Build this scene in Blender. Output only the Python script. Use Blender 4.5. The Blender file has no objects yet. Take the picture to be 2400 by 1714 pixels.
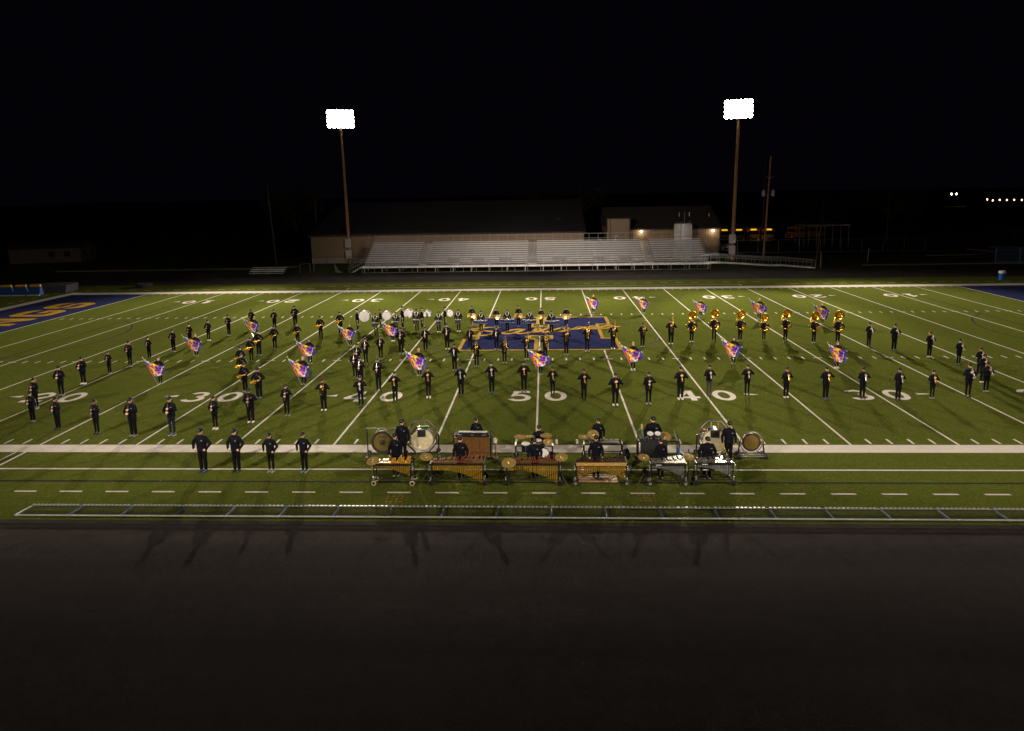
import bpy, bmesh, math, random
from mathutils import Vector, Matrix, noise
random.seed(7)
scene = bpy.context.scene
col = scene.collection
R = math.radians
PI = math.pi

# ---------------------------------------------------------------- camera
cam_d = bpy.data.cameras.new('camera')
cam = bpy.data.objects.new('camera', cam_d)
col.objects.link(cam)
PITCH, YAW, ROLL = -0.1661, -0.0483, -0.0171
fw = Vector((math.sin(YAW)*math.cos(PITCH), math.cos(YAW)*math.cos(PITCH), math.sin(PITCH)))
rt = Vector((math.cos(YAW), -math.sin(YAW), 0))
up = rt.cross(fw)
rt2 = rt*math.cos(ROLL)+up*math.sin(ROLL)
up2 = up*math.cos(ROLL)-rt*math.sin(ROLL)
m = Matrix((rt2, up2, -fw)).transposed().to_4x4()
m.translation = Vector((0.457, -54.113, 11.205))
cam.matrix_world = m
cam_d.sensor_width = 36
cam_d.lens = 36*1639.78/2400
cam_d.shift_y = -135.74/2400
cam_d.clip_end = 2000
scene.camera = cam

# ---------------------------------------------------------------- world and exposure
w = bpy.data.worlds.new('World')
scene.world = w
w.use_nodes = True
bg = w.node_tree.nodes['Background']
bg.inputs[0].default_value = (.60, .34, 1.0, 1)      # faint violet night glow, the same in every direction
bg.inputs[1].default_value = .0016
scene.view_settings.view_transform = 'Standard'
scene.view_settings.look = 'None'
scene.view_settings.exposure = 0
scene.view_settings.gamma = 1
# stadium floodlights are in the light_tower builder; their strengths:
FLOOD = 3500      # watts per unit of beam strength
# each tower's lamps are aimed as several beams: (aim x towards the tower's own side, aim y, half angle, blend, strength)
FAR_BEAMS = [(39,4.1,22.1,1,63.5),(19.2,6.7,13,.6,60),(-7.1,3.5,13,.8,65.3),(-48.8,7.2,21.2,.83,58.6),(10.5,7.8,13,.6,44.9)]
NEAR_BEAMS = [(37.6,-20,15,.6,14),(11.7,-12.3,16.5,.6,10.5),(-42.4,25.3,28.4,.6,5.6),(-36.4,-7.6,18,.83,10.4),(-1.1,16.4,33.4,.66,7.1),(-6,47,12,1,38)]  # last beam added to brighten the bleachers and far track
LAMP_COLOR = (1.0, 0.83, 0.66)

# ---------------------------------------------------------------- materials
MATS = {}
def mat(name, c=(.5,.5,.5), rough=.6, metal=0, var=.12, scale=8, bump=0, bscale=60, emit=0, spec=.5, coords='Object'):
    if name in MATS: return MATS[name]
    M = bpy.data.materials.new(name); MATS[name] = M
    M.use_nodes = True
    nt = M.node_tree; b = nt.nodes['Principled BSDF']
    b.inputs['Roughness'].default_value = rough
    b.inputs['Metallic'].default_value = metal
    b.inputs['Specular IOR Level'].default_value = spec
    b.inputs['Base Color'].default_value = (*c, 1)
    tc = nt.nodes.new('ShaderNodeTexCoord')
    if var:
        n = nt.nodes.new('ShaderNodeTexNoise'); n.inputs['Scale'].default_value = scale; n.inputs['Detail'].default_value = 4
        nt.links.new(tc.outputs[coords], n.inputs['Vector'])
        r = nt.nodes.new('ShaderNodeValToRGB')
        r.color_ramp.elements[0].position = .3; r.color_ramp.elements[1].position = .7
        r.color_ramp.elements[0].color = (*[x*(1-var) for x in c], 1)
        r.color_ramp.elements[1].color = (*[min(1, x*(1+var)) for x in c], 1)
        nt.links.new(n.outputs['Fac'], r.inputs[0]); nt.links.new(r.outputs[0], b.inputs['Base Color'])
    if bump:
        n2 = nt.nodes.new('ShaderNodeTexNoise'); n2.inputs['Scale'].default_value = bscale
        nt.links.new(tc.outputs[coords], n2.inputs['Vector'])
        bp = nt.nodes.new('ShaderNodeBump'); bp.inputs['Strength'].default_value = bump; bp.inputs['Distance'].default_value = .02
        nt.links.new(n2.outputs['Fac'], bp.inputs['Height']); nt.links.new(bp.outputs[0], b.inputs['Normal'])
    if emit:
        b.inputs['Emission Color'].default_value = (*c, 1); b.inputs['Emission Strength'].default_value = emit
        M.cycles.emission_sampling = 'NONE'
    return M

mat('jacket', (.0055,.006,.011), .8, var=.25, scale=14, bump=.25, bscale=30, spec=.12)
mat('trousers', (.006,.0055,.0065), .8, var=.25, scale=14, bump=.2, bscale=30, spec=.1)
mat('trousers_navy', (.010,.013,.024), .75, var=.25, scale=14, bump=.2, bscale=30, spec=.25)
mat('trousers_grey', (.035,.032,.034), .75, var=.25, scale=14, bump=.2, bscale=30, spec=.25)
mat('cap_cloth', (.008,.008,.012), .7, var=.2, spec=.3)
mat('cap_print', (.16,.17,.18), .7, var=.5, scale=90)
mat('chest_print', (.33,.35,.38), .7, var=.5, scale=120)
for i, c in enumerate([(.76,.46,.26), (.82,.54,.36), (.64,.37,.20), (.36,.19,.10)]): mat('skin%d' % i, c, .55, var=.06, scale=20)
mat('eye', (.03,.02,.02), .3, var=0); mat('lip', (.42,.17,.13), .5, var=0)
for k, c in dict(brown=(.035,.018,.010), dark=(.012,.009,.008), blond=(.42,.24,.09), ginger=(.22,.08,.03)).items(): mat('hair_'+k, c, .55, var=.4, scale=40)
for k, c in dict(black=(.012,.012,.014), white=(.68,.66,.62), grey=(.17,.16,.17), blue=(.03,.05,.16), teal=(.02,.16,.17)).items(): mat('shoe_'+k, c, .6, var=.15, scale=30)
mat('sole_white', (.66,.64,.6), .6)
mat('sole_black', (.02,.02,.02), .6)
mat('brass_dark', (.72,.44,.06), .20, .93, var=.08, scale=5)
mat('brass', (.80,.46,.05), .20, .66, var=.06, scale=6)
mat('silver', (.80,.79,.78), .18, .65, var=.04, scale=6)
mat('chrome', (.72,.72,.75), .16, .75, var=.03)
mat('cymbal_bronze', (.80,.57,.20), .26, .68, var=.12, scale=12)
mat('ebony', (.012,.011,.011), .35, var=.1)
mat('black_metal', (.014,.014,.015), .4, var=.15, scale=10)
mat('black_cloth', (.010,.010,.011), .9, var=.3, scale=12, bump=.4, bscale=14)
mat('black_glove', (.010,.010,.011), .7)
mat('white_paint_metal', (.72,.71,.70), .4)
mat('drum_head', (.72,.71,.72), .5, var=.03, scale=10)
mat('drum_head_cream', (.64,.57,.38), .6, var=.14, scale=5)
mat('drum_shell_black', (.015,.015,.018), .25, var=.1)
mat('drum_shell_blue', (.012,.035,.22), .18, metal=.4, var=.35, scale=20)
mat('drum_shell_navy', (.012,.02,.08), .3)
mat('rosewood', (.20,.055,.028), .28, var=.3, scale=22)
mat('rosewood_dark', (.06,.028,.022), .2, var=.3, scale=22)
mat('gold_tube', (.50,.31,.035), .38, metal=.55, var=.08)
mat('amber_bar', (.62,.30,.035), .25, var=.15, scale=18)
mat('alu_bar', (.62,.60,.55), .28, metal=.85, var=.1)
mat('alu_tube', (.44,.46,.50), .35, metal=.75, var=.1)
mat('pine', (.52,.31,.10), .5, var=.15, scale=14)
mat('plywood', (.38,.22,.09), .6, var=.2, scale=6)
mat('oak_cabinet', (.15,.07,.02), .45, var=.25, scale=10)
mat('plastic_blue', (.015,.14,.50), .35, var=.08)
mat('plastic_black', (.014,.014,.016), .45)
mat('key_white', (.75,.74,.70), .3, var=0)
mat('rubber', (.016,.016,.017), .8)
mat('rubber_cream', (.56,.52,.34), .7)
mat('gong_bronze', (.26,.19,.05), .35, metal=.6, var=.3, scale=7)
mat('gong_rim', (.045,.04,.04), .5, metal=.5, var=.2)
mat('gong_edge', (.07,.035,.02), .4, metal=.4)
mat('mesh_dark', (.012,.012,.014), .9, spec=.1)
mat('rail_white', (.46,.46,.48), .4, metal=.2)
mat('print_black', (.015,.013,.01), .6, var=0)
mat('print_white', (.55,.58,.62), .5, var=.2, scale=60)
mat('cord_orange', (.55,.12,.03), .6); mat('cord_yellow', (.62,.50,.03), .6)
mat('cloth_green', (.10,.32,.05), .8, var=.6, scale=40)
mat('grey_steel', (.22,.22,.24), .4, metal=.6, var=.1)
mat('red_sticker', (.5,.02,.04), .5); mat('wood_stick', (.60,.40,.18), .5)
mat('felt_white', (.7,.68,.62), .9)
mat('aluminium', (.76,.76,.79), .36, metal=.3, var=.12, scale=1.5)
mat('rail_metal', (.30,.30,.32), .42, metal=.6, var=.12)
mat('galvanised', (.42,.43,.45), .42, metal=.7, var=.2, scale=5)
mat('pole_wood', (.26,.14,.065), .8, var=.35, scale=5, bump=.5, bscale=20)
mat('siding', (.205,.14,.085), .6, var=.08, scale=1)
mat('concrete', (.24,.21,.18), .85, var=.2, scale=2)
mat('roof_dark', (.007,.0065,.009), .8, var=.2, scale=1)
mat('roof_brown', (.020,.015,.015), .8, var=.2, scale=1)
mat('trim_brown', (.06,.04,.03), .7)
mat('box_grey', (.36,.35,.37), .55)
mat('carport_grey', (.16,.15,.15), .6)
mat('pole_dark', (.07,.045,.03), .9)
mat('tank_white', (.52,.51,.53), .45, var=.1, scale=1)
mat('glass_dark', (.01,.011,.014), .1, var=0)
mat('bus_yellow', (.30,.12,.007), .4, var=.1)
mat('bus_sign', (1.0,.55,.02), .5, var=0, emit=1.1)
mat('headlight', (.7,.72,.75), .15)
mat('van_grey', (.20,.20,.22), .35, var=.05)
mat('bulb', (1,.97,.90), .5, var=0, emit=45)
mat('bulb_wall', (1,.88,.55), .5, var=0, emit=30)
mat('bulb_street', (1,.72,.42), .5, var=0, emit=6)
mat('trailer_wall', (.055,.042,.032), .7, var=.1)
mat('pad_blue', (.02,.07,.24), .5); mat('pad_yellow', (.55,.30,.02), .5); mat('pad_white', (.5,.5,.5), .5)
mat('tarp', (.045,.045,.06), .6, bump=.4, bscale=4)
mat('bark', (.05,.04,.03), .9)
mat('leaf', (.022,.022,.008), .8, var=.5, scale=1)
mat('plastic_bin', (.012,.10,.42), .4)
mat('bag_white', (.5,.5,.52), .4)
mat('blue_steel', (.05,.09,.19), .5)
mat('yellow_post', (.5,.34,.02), .5)
mat('net', (.3,.3,.3), .8)
mat('kerb', (.10,.085,.07), .85)
mat('leaf_dead', (.42,.16,.03), .8)
mat('marker_orange', (.75,.16,.02), .7)

# flag cloth: printed colours are stored on the mesh
M = bpy.data.materials.new('flag_cloth'); M.use_nodes = True; MATS['flag_cloth'] = M
_a = M.node_tree.nodes.new('ShaderNodeAttribute'); _a.attribute_name = 'Print'
M.node_tree.links.new(_a.outputs['Color'], M.node_tree.nodes['Principled BSDF'].inputs['Base Color'])
M.node_tree.nodes['Principled BSDF'].inputs['Roughness'].default_value = .55

def ground_mat(name, stops, scales, bump, rough=.9, streak=None, spec=.3):
    """stops: list of (noise scale, strength, colour); big patches over fine grain, world (object) space"""
    M = bpy.data.materials.new(name); MATS[name] = M; M.use_nodes = True
    nt = M.node_tree; b = nt.nodes['Principled BSDF']; b.inputs['Roughness'].default_value = rough
    b.inputs['Specular IOR Level'].default_value = spec
    tc = nt.nodes.new('ShaderNodeTexCoord')
    base = nt.nodes.new('ShaderNodeRGB'); base.outputs[0].default_value = (*stops[0][2], 1)
    cur = base.outputs[0]
    for sc, st, c in stops[1:]:
        mp = nt.nodes.new('ShaderNodeMapping')
        if isinstance(sc, tuple): mp.inputs['Scale'].default_value = sc; s = 1
        else: s = sc
        nt.links.new(tc.outputs['Object'], mp.inputs[0])
        n = nt.nodes.new('ShaderNodeTexNoise'); n.inputs['Scale'].default_value = s; n.inputs['Detail'].default_value = 6
        nt.links.new(mp.outputs[0], n.inputs['Vector'])
        r = nt.nodes.new('ShaderNodeMapRange'); r.inputs[1].default_value = .42; r.inputs[2].default_value = .68
        r.inputs[3].default_value = 0; r.inputs[4].default_value = st
        nt.links.new(n.outputs['Fac'], r.inputs[0])
        mx = nt.nodes.new('ShaderNodeMixRGB'); mx.inputs[2].default_value = (*c, 1)
        nt.links.new(r.outputs[0], mx.inputs[0]); nt.links.new(cur, mx.inputs[1]); cur = mx.outputs[0]
    nt.links.new(cur, b.inputs['Base Color'])
    n = nt.nodes.new('ShaderNodeTexNoise'); n.inputs['Scale'].default_value = scales; n.inputs['Detail'].default_value = 3
    nt.links.new(tc.outputs['Object'], n.inputs['Vector'])
    bp = nt.nodes.new('ShaderNodeBump'); bp.inputs['Strength'].default_value = bump; bp.inputs['Distance'].default_value = .04
    nt.links.new(n.outputs['Fac'], bp.inputs['Height']); nt.links.new(bp.outputs[0], b.inputs['Normal'])
    return M
ground_mat('turf', [(0,0,(0.0749,0.0977,0.0131)), (.12,.6,(0.0866,0.1026,0.0171)), (.7,.55,(0.0585,0.0826,0.0071)), (1.6,.5,(0.0468,0.0701,0.0051)), (2.6,.55,(0.1030,0.1102,0.0250)), ((14,3,1),.65,(0.0398,0.0576,0.0051)), (24,.75,(0.1346,0.1440,0.0449)), (9,.5,(0.0351,0.0551,0.0051))], 28, .9, rough=1, spec=.0)
ground_mat('grass', [(0,0,(.036,.044,.008)), (.2,.7,(.026,.030,.006)), (3,.7,(.05,.055,.010)), (20,.6,(.02,.024,.005))], 14, 1, rough=1, spec=.05)
ground_mat('asphalt', [(0,0,(.050,.043,.042)), ((.02,.45,1),.8,(.016,.014,.014)), (.4,.4,(.034,.030,.030)), (2.2,.45,(.018,.016,.016)), (9,.4,(.046,.041,.040)), (30,.5,(.056,.050,.048)), (60,.4,(.012,.011,.011))], 45, .5, rough=.95, spec=.03)
ground_mat('line_white', [(0,0,(.54,.51,.47)), (3,.5,(.43,.41,.37)), (.5,.4,(.46,.44,.40)), (26,.55,(.40,.38,.33)), ((40,8,1),.4,(.64,.60,.56))], 28, .6, rough=1, spec=.1)
ground_mat('line_black', [(0,0,(.014,.013,.016)), (26,.6,(.028,.027,.024))], 28, .6, spec=.05)
ground_mat('paint_navy', [(0,0,(.017,.024,.078)), (1.2,.5,(.023,.028,.068)), (26,.6,(.042,.046,.095)), (60,.5,(.010,.013,.045))], 28, .7, rough=1, spec=.0)
ground_mat('paint_gold', [(0,0,(.35,.20,.005)), (2,.5,(.25,.15,.006)), (26,.6,(.20,.125,.008)), (.6,.4,(.24,.15,.01))], 28, .6, rough=1, spec=.06)

# ---------------------------------------------------------------- mesh helpers
class MB:
    def __init__(s): s.v = []; s.f = []; s.mi = []
    def add(s, vs, fs, mi=0):
        o = len(s.v); s.v += [tuple(v) for v in vs]; s.f += [[i+o for i in f] for f in fs]; s.mi += [mi]*len(fs); return s
    def box(s, c, d, rot=None, mi=0, bev=0):
        x, y, z = [k/2 for k in d]
        vs = [Vector((a*x, b*y, e*z)) for a in (-1,1) for b in (-1,1) for e in (-1,1)]
        if rot is not None: vs = [rot @ v for v in vs]
        vs = [v+Vector(c) for v in vs]
        return s.add(vs, [(0,1,3,2),(4,6,7,5),(0,4,5,1),(2,3,7,6),(0,2,6,4),(1,5,7,3)], mi)
    def rings(s, rs, mi=0, caps=True, closed=False):
        n = len(rs[0]); vs = [v for r in rs for v in r]; fs = []
        for i in range(len(rs)-1+(1 if closed else 0)):
            j = (i+1) % len(rs)
            for k in range(n): fs.append((i*n+k, i*n+(k+1)%n, j*n+(k+1)%n, j*n+k))
        if caps and not closed: fs.append(tuple(range(n-1,-1,-1))); fs.append(tuple(range((len(rs)-1)*n, len(rs)*n)))
        return s.add(vs, fs, mi)
    def tube(s, pts, rad, n=8, mi=0, caps=True, closed=False, flat=1.0, ref=None):
        pts = [Vector(p) for p in pts]
        if not isinstance(rad, (list, tuple)): rad = [rad]*len(pts)
        rs = []; prev = None
        for i, p in enumerate(pts):
            if closed: t = pts[(i+1)%len(pts)]-pts[i-1]
            elif i == 0: t = pts[1]-pts[0]
            elif i == len(pts)-1: t = pts[-1]-pts[-2]
            else: t = (pts[i+1]-pts[i]).normalized()+(pts[i]-pts[i-1]).normalized()
            t = t.normalized() if t.length > 1e-9 else Vector((0,0,1))
            if prev is None:
                a = Vector(ref) if ref else (Vector((0,0,1)) if abs(t.z) < .9 else Vector((1,0,0)))
                u = (a-t*a.dot(t)).normalized()
            else: u = (prev-t*prev.dot(t)); u = u.normalized() if u.length > 1e-6 else Vector((1,0,0))
            prev = u; v = t.cross(u)
            rs.append([p+(u*math.cos(2*PI*k/n)*rad[i]+v*math.sin(2*PI*k/n)*rad[i]*flat) for k in range(n)])
        return s.rings(rs, mi, caps, closed)
    def cap_tube(s, pts, rad, n=10, mi=0):
        """tube with rounded ends"""
        pts = [Vector(p) for p in pts]
        a = (pts[0]-pts[1]).normalized(); b = (pts[-1]-pts[-2]).normalized()
        P = [pts[0]+a*rad[0]*.95, pts[0]+a*rad[0]*.6]+pts+[pts[-1]+b*rad[-1]*.6, pts[-1]+b*rad[-1]*.95]
        return s.tube(P, [rad[0]*.25, rad[0]*.8]+list(rad)+[rad[-1]*.8, rad[-1]*.25], n, mi)
    def loft(s, secs, n=16, mi=0):
        """secs: (cx, cy, z, rx, ry) horizontal ellipses"""
        return s.rings([[(cx+rx*math.cos(2*PI*k/n), cy+ry*math.sin(2*PI*k/n), z) for k in range(n)] for cx,cy,z,rx,ry in secs], mi)
    def lathe(s, prof, o=(0,0,0), axis=(0,0,1), n=20, mi=0, caps=False):
        """prof: (radius, height along axis)"""
        q = Vector((0,0,1)).rotation_difference(Vector(axis).normalized()); o = Vector(o)
        rs = [[o+q @ Vector((r*math.cos(2*PI*k/n), r*math.sin(2*PI*k/n), h)) for k in range(n)] for r,h in prof]
        return s.rings(rs, mi, caps)
    def cyl(s, o, axis, r, h, n=16, mi=0):
        return s.lathe([(r,0),(r,h)], o, axis, n, mi, True)
    def poly(s, pts, z=0, mi=0):
        return s.add([(x,y,z) for x,y in pts], [tuple(range(len(pts)))], mi)
    def rect(s, x0, x1, y0, y1, z=0, mi=0): return s.poly([(x0,y0),(x1,y0),(x1,y1),(x0,y1)], z, mi)
    def ribbon(s, pts, w, z=0, mi=0):
        """flat painted stroke along a polyline; w number or list of widths"""
        P = [Vector((x,y)) for x,y in pts]; n = len(P)
        if not isinstance(w, (list, tuple)): w = [w]*n
        vs = []
        for i in range(n):
            t = (P[min(i+1,n-1)]-P[max(i-1,0)]).normalized(); q = Vector((-t.y, t.x))*w[i]/2
            vs += [(*(P[i]+q), z), (*(P[i]-q), z)]
        return s.add(vs, [(2*i+1, 2*i+3, 2*i+2, 2*i) for i in range(n-1)], mi)
    def mesh(s, name, mats=None, smooth=False):
        me = bpy.data.meshes.new(name); me.from_pydata(s.v, [], s.f)
        for mname in ([mats] if isinstance(mats, str) else mats or []): me.materials.append(MATS[mname])
        if len(set(s.mi)) > 1: me.polygons.foreach_set('material_index', s.mi)
        if smooth:
            me.polygons.foreach_set('use_smooth', [True]*len(me.polygons))
            if smooth is not True:
                try: me.set_sharp_from_angle(angle=smooth)
                except Exception: pass
        me.update(); return me
SM = R(40)
def link(name, data, parent=None, loc=None, rz=0, scale=None):
    o = bpy.data.objects.new(name, data); col.objects.link(o)
    if parent is not None: o.parent = parent
    if loc is not None: o.location = loc
    if rz: o.rotation_euler = (0,0,rz)
    if scale is not None: o.scale = scale if hasattr(scale, '__len__') else (scale,)*3
    return o
def tag(o, label=None, cat=None, group=None, kind=None):
    if label: o['label'] = label
    if cat: o['category'] = cat
    if group: o['group'] = group
    if kind: o['kind'] = kind
    return o
def thing(name, label, cat, loc=(0,0,0), rz=0, group=None, scale=None):
    return tag(link(name, None, None, loc, rz, scale), label, cat, group)
def part(name, mb, mats, parent, smooth=SM): return link(name, mb.mesh(name, mats, smooth), parent)
# templates: [(name, mesh, [sub parts])]
def T(name, mb, mats, subs=(), smooth=SM): return (name, mb.mesh(name, mats, smooth), list(subs))
def put(tpl, root):
    for nm, me, subs in tpl:
        o = link(nm, me, root)
        for nm2, me2, _ in subs: link(nm2, me2, o)
    return root
def omat(o, mname, slot=0):
    o.material_slots[slot].link = 'OBJECT'; o.material_slots[slot].material = MATS[mname]
ORD = ['first','second','third','fourth','fifth','sixth','seventh','eighth','ninth','tenth','eleventh','twelfth','thirteenth','fourteenth','fifteenth','sixteenth','seventeenth','eighteenth','nineteenth','twentieth']
def arc(cx, cy, r, a0, a1, n=24): return [(cx+r*math.cos(R(a0+(a1-a0)*i/n)), cy+r*math.sin(R(a0+(a1-a0)*i/n))) for i in range(n+1)]

# ================================================================ SETTING: ground, turf, tracks
YD = .9144; HW = 24.384
def struct(name, mb, mats, smooth=False): return tag(link(name, mb.mesh(name, mats, smooth)), kind='structure')
g = MB(); g.rect(-900,900,-300,1500,-.06); struct('ground', g, 'grass')
g = MB(); g.rect(-75,75,-130,-32.05,-.012); struct('running_track', g, 'asphalt')
g = MB(); g.rect(-75,75,32.3,43.0,-.012); struct('running_track', g, 'asphalt')
g = MB(); g.rect(20,120,62,110,-.03); struct('parking_lot', g, 'asphalt')
field = struct('football_field', MB().rect(-66,66,-31.75,32.25,0), 'turf')
k = struct('kerb', MB().box((0,-31.9,-.01),(150,.26,.05)), 'asphalt')
def mark(name, mb, mats='line_white'): return link(name, mb.mesh(name, mats), field)
# end zones
for s in (-1,1):
    mark('end_zone', MB().rect(s*50*YD, s*60*YD, -HW, HW, .004) if s > 0 else MB().rect(s*60*YD, s*50*YD, -HW, HW, .004), 'paint_navy')
    x0, x1 = sorted((s*60*YD, s*(60*YD+1.2)))
    mark('end_line', MB().rect(x0, x1, -HW-.9, HW+1.9, .008))
mark('sideline', MB().rect(-60*YD, 60*YD, -HW-.92, -HW, .008))
mark('sideline', MB().rect(-60*YD, 60*YD, HW, HW+1.55, .008))
mark('restraining_line', MB().rect(-66, 66, -27.24, -27.12, .008))
mark('touch_line', MB().rect(-66, 66, -28.48, -28.36, .008), 'line_black')
mark('restraining_line', MB().rect(-22.9, 22.9, 27.5, 27.62, .008))
for s in (-1,1):
    mark('box_line', MB().rect(s*22.86-.06, s*22.86+.06, -27.12, -HW-.92, .008))
    mark('box_line', MB().rect(s*23.3-.05, s*23.3+.05, -26.6, -HW-.92, .008))
    mark('box_line', MB().ribbon([(s*22.9, 27.62),(s*22.9, 26.28)], .12, .008))
dash = MB().poly([(-.43,-.055),(.47,-.055),(.43,.055),(-.47,.055)], .008).mesh('dash', 'line_white')
for i in range(-17, 18):
    link('dash', dash, field, (i*1.829+.35, -29.4, 0))
for i in range(-14, 15):
    link('dash', dash, field, (i*1.829, 29.6, 0))
for s in (-1,1):
    for i in range(18): link('dash', dash, field, (s*(27.5+i*1.829), 27.6, 0))
    for y in range(-14, 15): link('dash', dash, field, (s*57.6, y*1.83, 0), rz=PI/2)
yl = MB().rect(-.05,.05,-HW,HW,.008).mesh('yard_line', 'line_white')
for i in range(-10, 11): link('yard_line', yl, field, (i*5*YD,0,0))
hm = MB().rect(-.05,.05,-.3,.3,.008).mesh('hash_mark', 'line_white')
hx = MB().rect(-.3,.3,-.05,.05,.012).mesh('hash_cross', 'line_white')
for i in range(-49, 50):
    if i % 5 == 0:
        if i % 10 or True:
            for y in (-8.43, 8.43): link('hash_cross', hx, field, (i*YD, y, 0))
        continue
    for y in (-HW+.42, -8.43, 8.43, HW-.42): link('hash_mark', hm, field, (i*YD, y, 0))
# black soccer lines
mark('centre_circle', MB().ribbon(arc(0,0,9.15,0,360,72), .12, .004), 'line_black')
for s in (-1,1):
    mark('penalty_area', MB().ribbon([(s*45.7,20.1),(s*38.2,20.1),(s*38.2,-20.1),(s*45.7,-20.1)], .12, .004), 'line_black')
    mark('penalty_arc', MB().ribbon([(s*(43.7-9.15*math.cos(R(a))), 9.15*math.sin(R(a))) for a in range(-53,54,4)], .12, .004), 'line_black')
mark('halfway_line', MB().rect(-.06,.06,HW+1.9,HW+4.2,.008), 'line_black')
# numerals, 1.22 m wide, 1.85 m tall
def numeral(d):
    b = MB(); z = .008; W, H = 1.22, 1.88
    def oval(cx, cy, rx, ry, wx, wy, a0=0, a1=360, n=36):
        P = [(cx+rx*math.cos(R(a0+(a1-a0)*i/n)), cy+ry*math.sin(R(a0+(a1-a0)*i/n))) for i in range(n+1)]
        Q = [(cx+(rx-wx)*math.cos(R(a0+(a1-a0)*i/n)), cy+(ry-wy)*math.sin(R(a0+(a1-a0)*i/n))) for i in range(n+1)]
        vs = [(x,y,z) for p in zip(P,Q) for x,y in p]
        b.add(vs, [(2*i, 2*i+2, 2*i+3, 2*i+1) for i in range(n)])
    if d == 0: oval(W/2, H/2, W/2, H/2, .31, .34)
    if d == 1: b.poly([(.45,0),(.80,0),(.80,H),(.55,H),(.12,H*.74),(.12,H*.60),(.45,H*.72)], z); b.rect(.2,.45,0,.28,z); b.rect(.8,1.05,0,.28,z)
    if d == 2:
        oval(W/2, H*.68, W/2, H*.32, .30, .30, -25, 175)
        b.poly([(0,0),(W,0),(W,.34),(.55,.34),(W*.95,H*.53),(W*.70,H*.58),(0,.30)], z)
    if d == 3:
        oval(W*.48, H*.73, W*.46, H*.27, .30, .28, -88, 160); oval(W*.48, H*.30, W*.52, H*.30, .32, .30, -160, 88)
    if d == 4:
        b.rect(.66,.98,0,H,z); b.rect(0,.66,.42,.72,z); b.rect(.98,W,.42,.72,z); b.poly([(0,.72),(.34,.72),(.66,1.40),(.66,H)], z)
    if d == 5:
        b.rect(.22,W*.92,H-.34,H,z); b.poly([(.10,.80),(.40,.92),(.52,H-.34),(.22,H-.34)], z)
        oval(W*.46, H*.32, W*.54, H*.34, .32, .30, -155, 118)
    return b.mesh('numeral', 'line_white')
NUM = {d: numeral(d) for d in range(6)}
arrow = MB().poly([(0,-.12),(.78,0),(0,.26)], .008).mesh('arrow', 'line_white')
for yd in range(-40, 41, 10):
    n = 50-abs(yd); x = yd*YD
    link('numeral', NUM[n//10], field, (x-.37-1.22, -17.8, 0)); link('numeral', NUM[0], field, (x+.37, -17.8, 0))
    link('numeral', NUM[n//10], field, (x+.37+1.22, 18.98, 0), rz=PI); link('numeral', NUM[0], field, (x-.37, 18.98, 0), rz=PI)
    if yd:
        s = 1 if yd > 0 else -1
        for y in (-16.75, 18.3):
            o = link('arrow', arrow, field, (x+s*2.12, y, 0)); o.scale = (s,1,1)
# end zone lettering, reading away from the camera along the left end zone
def block(ch):
    b = MB(); W, H, t = 3.7, 4.2, 1.02; z = .008
    r = lambda x0,x1,y0,y1: b.rect(x0,x1,y0,y1,z)
    p = lambda *a: b.poly(a, z)
    if ch == 'H': r(0,t,0,H); r(W-t,W,0,H); r(t,W-t,H/2-t/2,H/2+t/2)
    if ch == 'A': p((0,0),(t,0),(t,H-t),(t,H),(.7,H),(0,H-.7)); p((W-t,0),(W,0),(W,H-.7),(W-.7,H),(W-t,H)); r(t,W-t,H-t,H); r(t,W-t,1.2,2.1)
    if ch == 'S':
        p((0,.7),(.7,0),(W-.7,0),(W,.7),(W-t,t),(t,t),(0,t+.5)); p((W-t,t),(W,.7),(W,1.9),(W-.6,2.45),(W-t,1.9))
        p((.6,1.75),(W-t,1.75),(W-.6,2.45),(.6,2.45)); p((0,2.3),(.6,1.75),(t,2.45),(t,H-t),(0,H-.7)); p((0,H-.7),(t,H-t),(W-t,H-t),(W,H-t-.4),(W,H-.7),(W-.7,H),(.7,H))
    if ch == 'T': r(0,W,H-t,H); r(W/2-t/2,W/2+t/2,0,H-t)
    if ch == 'I': r(W/2-t/2,W/2+t/2,0,H)
    if ch == 'N': r(0,t,0,H); r(W-t,W,0,H); p((t,H),(t,H-1.5),(W-t,0),(W-t,1.5))
    if ch == 'G':
        p((0,.7),(.7,0),(W-.7,0),(W,.7),(W-t,t),(t,t)); p((0,.7),(t,t),(t,H-t),(0,H-.7)); p((0,H-.7),(t,H-t),(W-t,H-t),(W,H-1.3),(W,H-.7),(W-.7,H),(.7,H))
        p((W-t,t),(W,.7),(W,2.3),(W-t,2.3)); r(W/2,W-t,1.5,2.3)
    return b.mesh('letter', 'paint_gold')
LET = {c: block(c) for c in 'HASTING'}
for i, c in enumerate('HASTINGS'): link('letter', LET[c], field, (-47.5, -18.3+i*4.7, 0), rz=PI/2)
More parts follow.
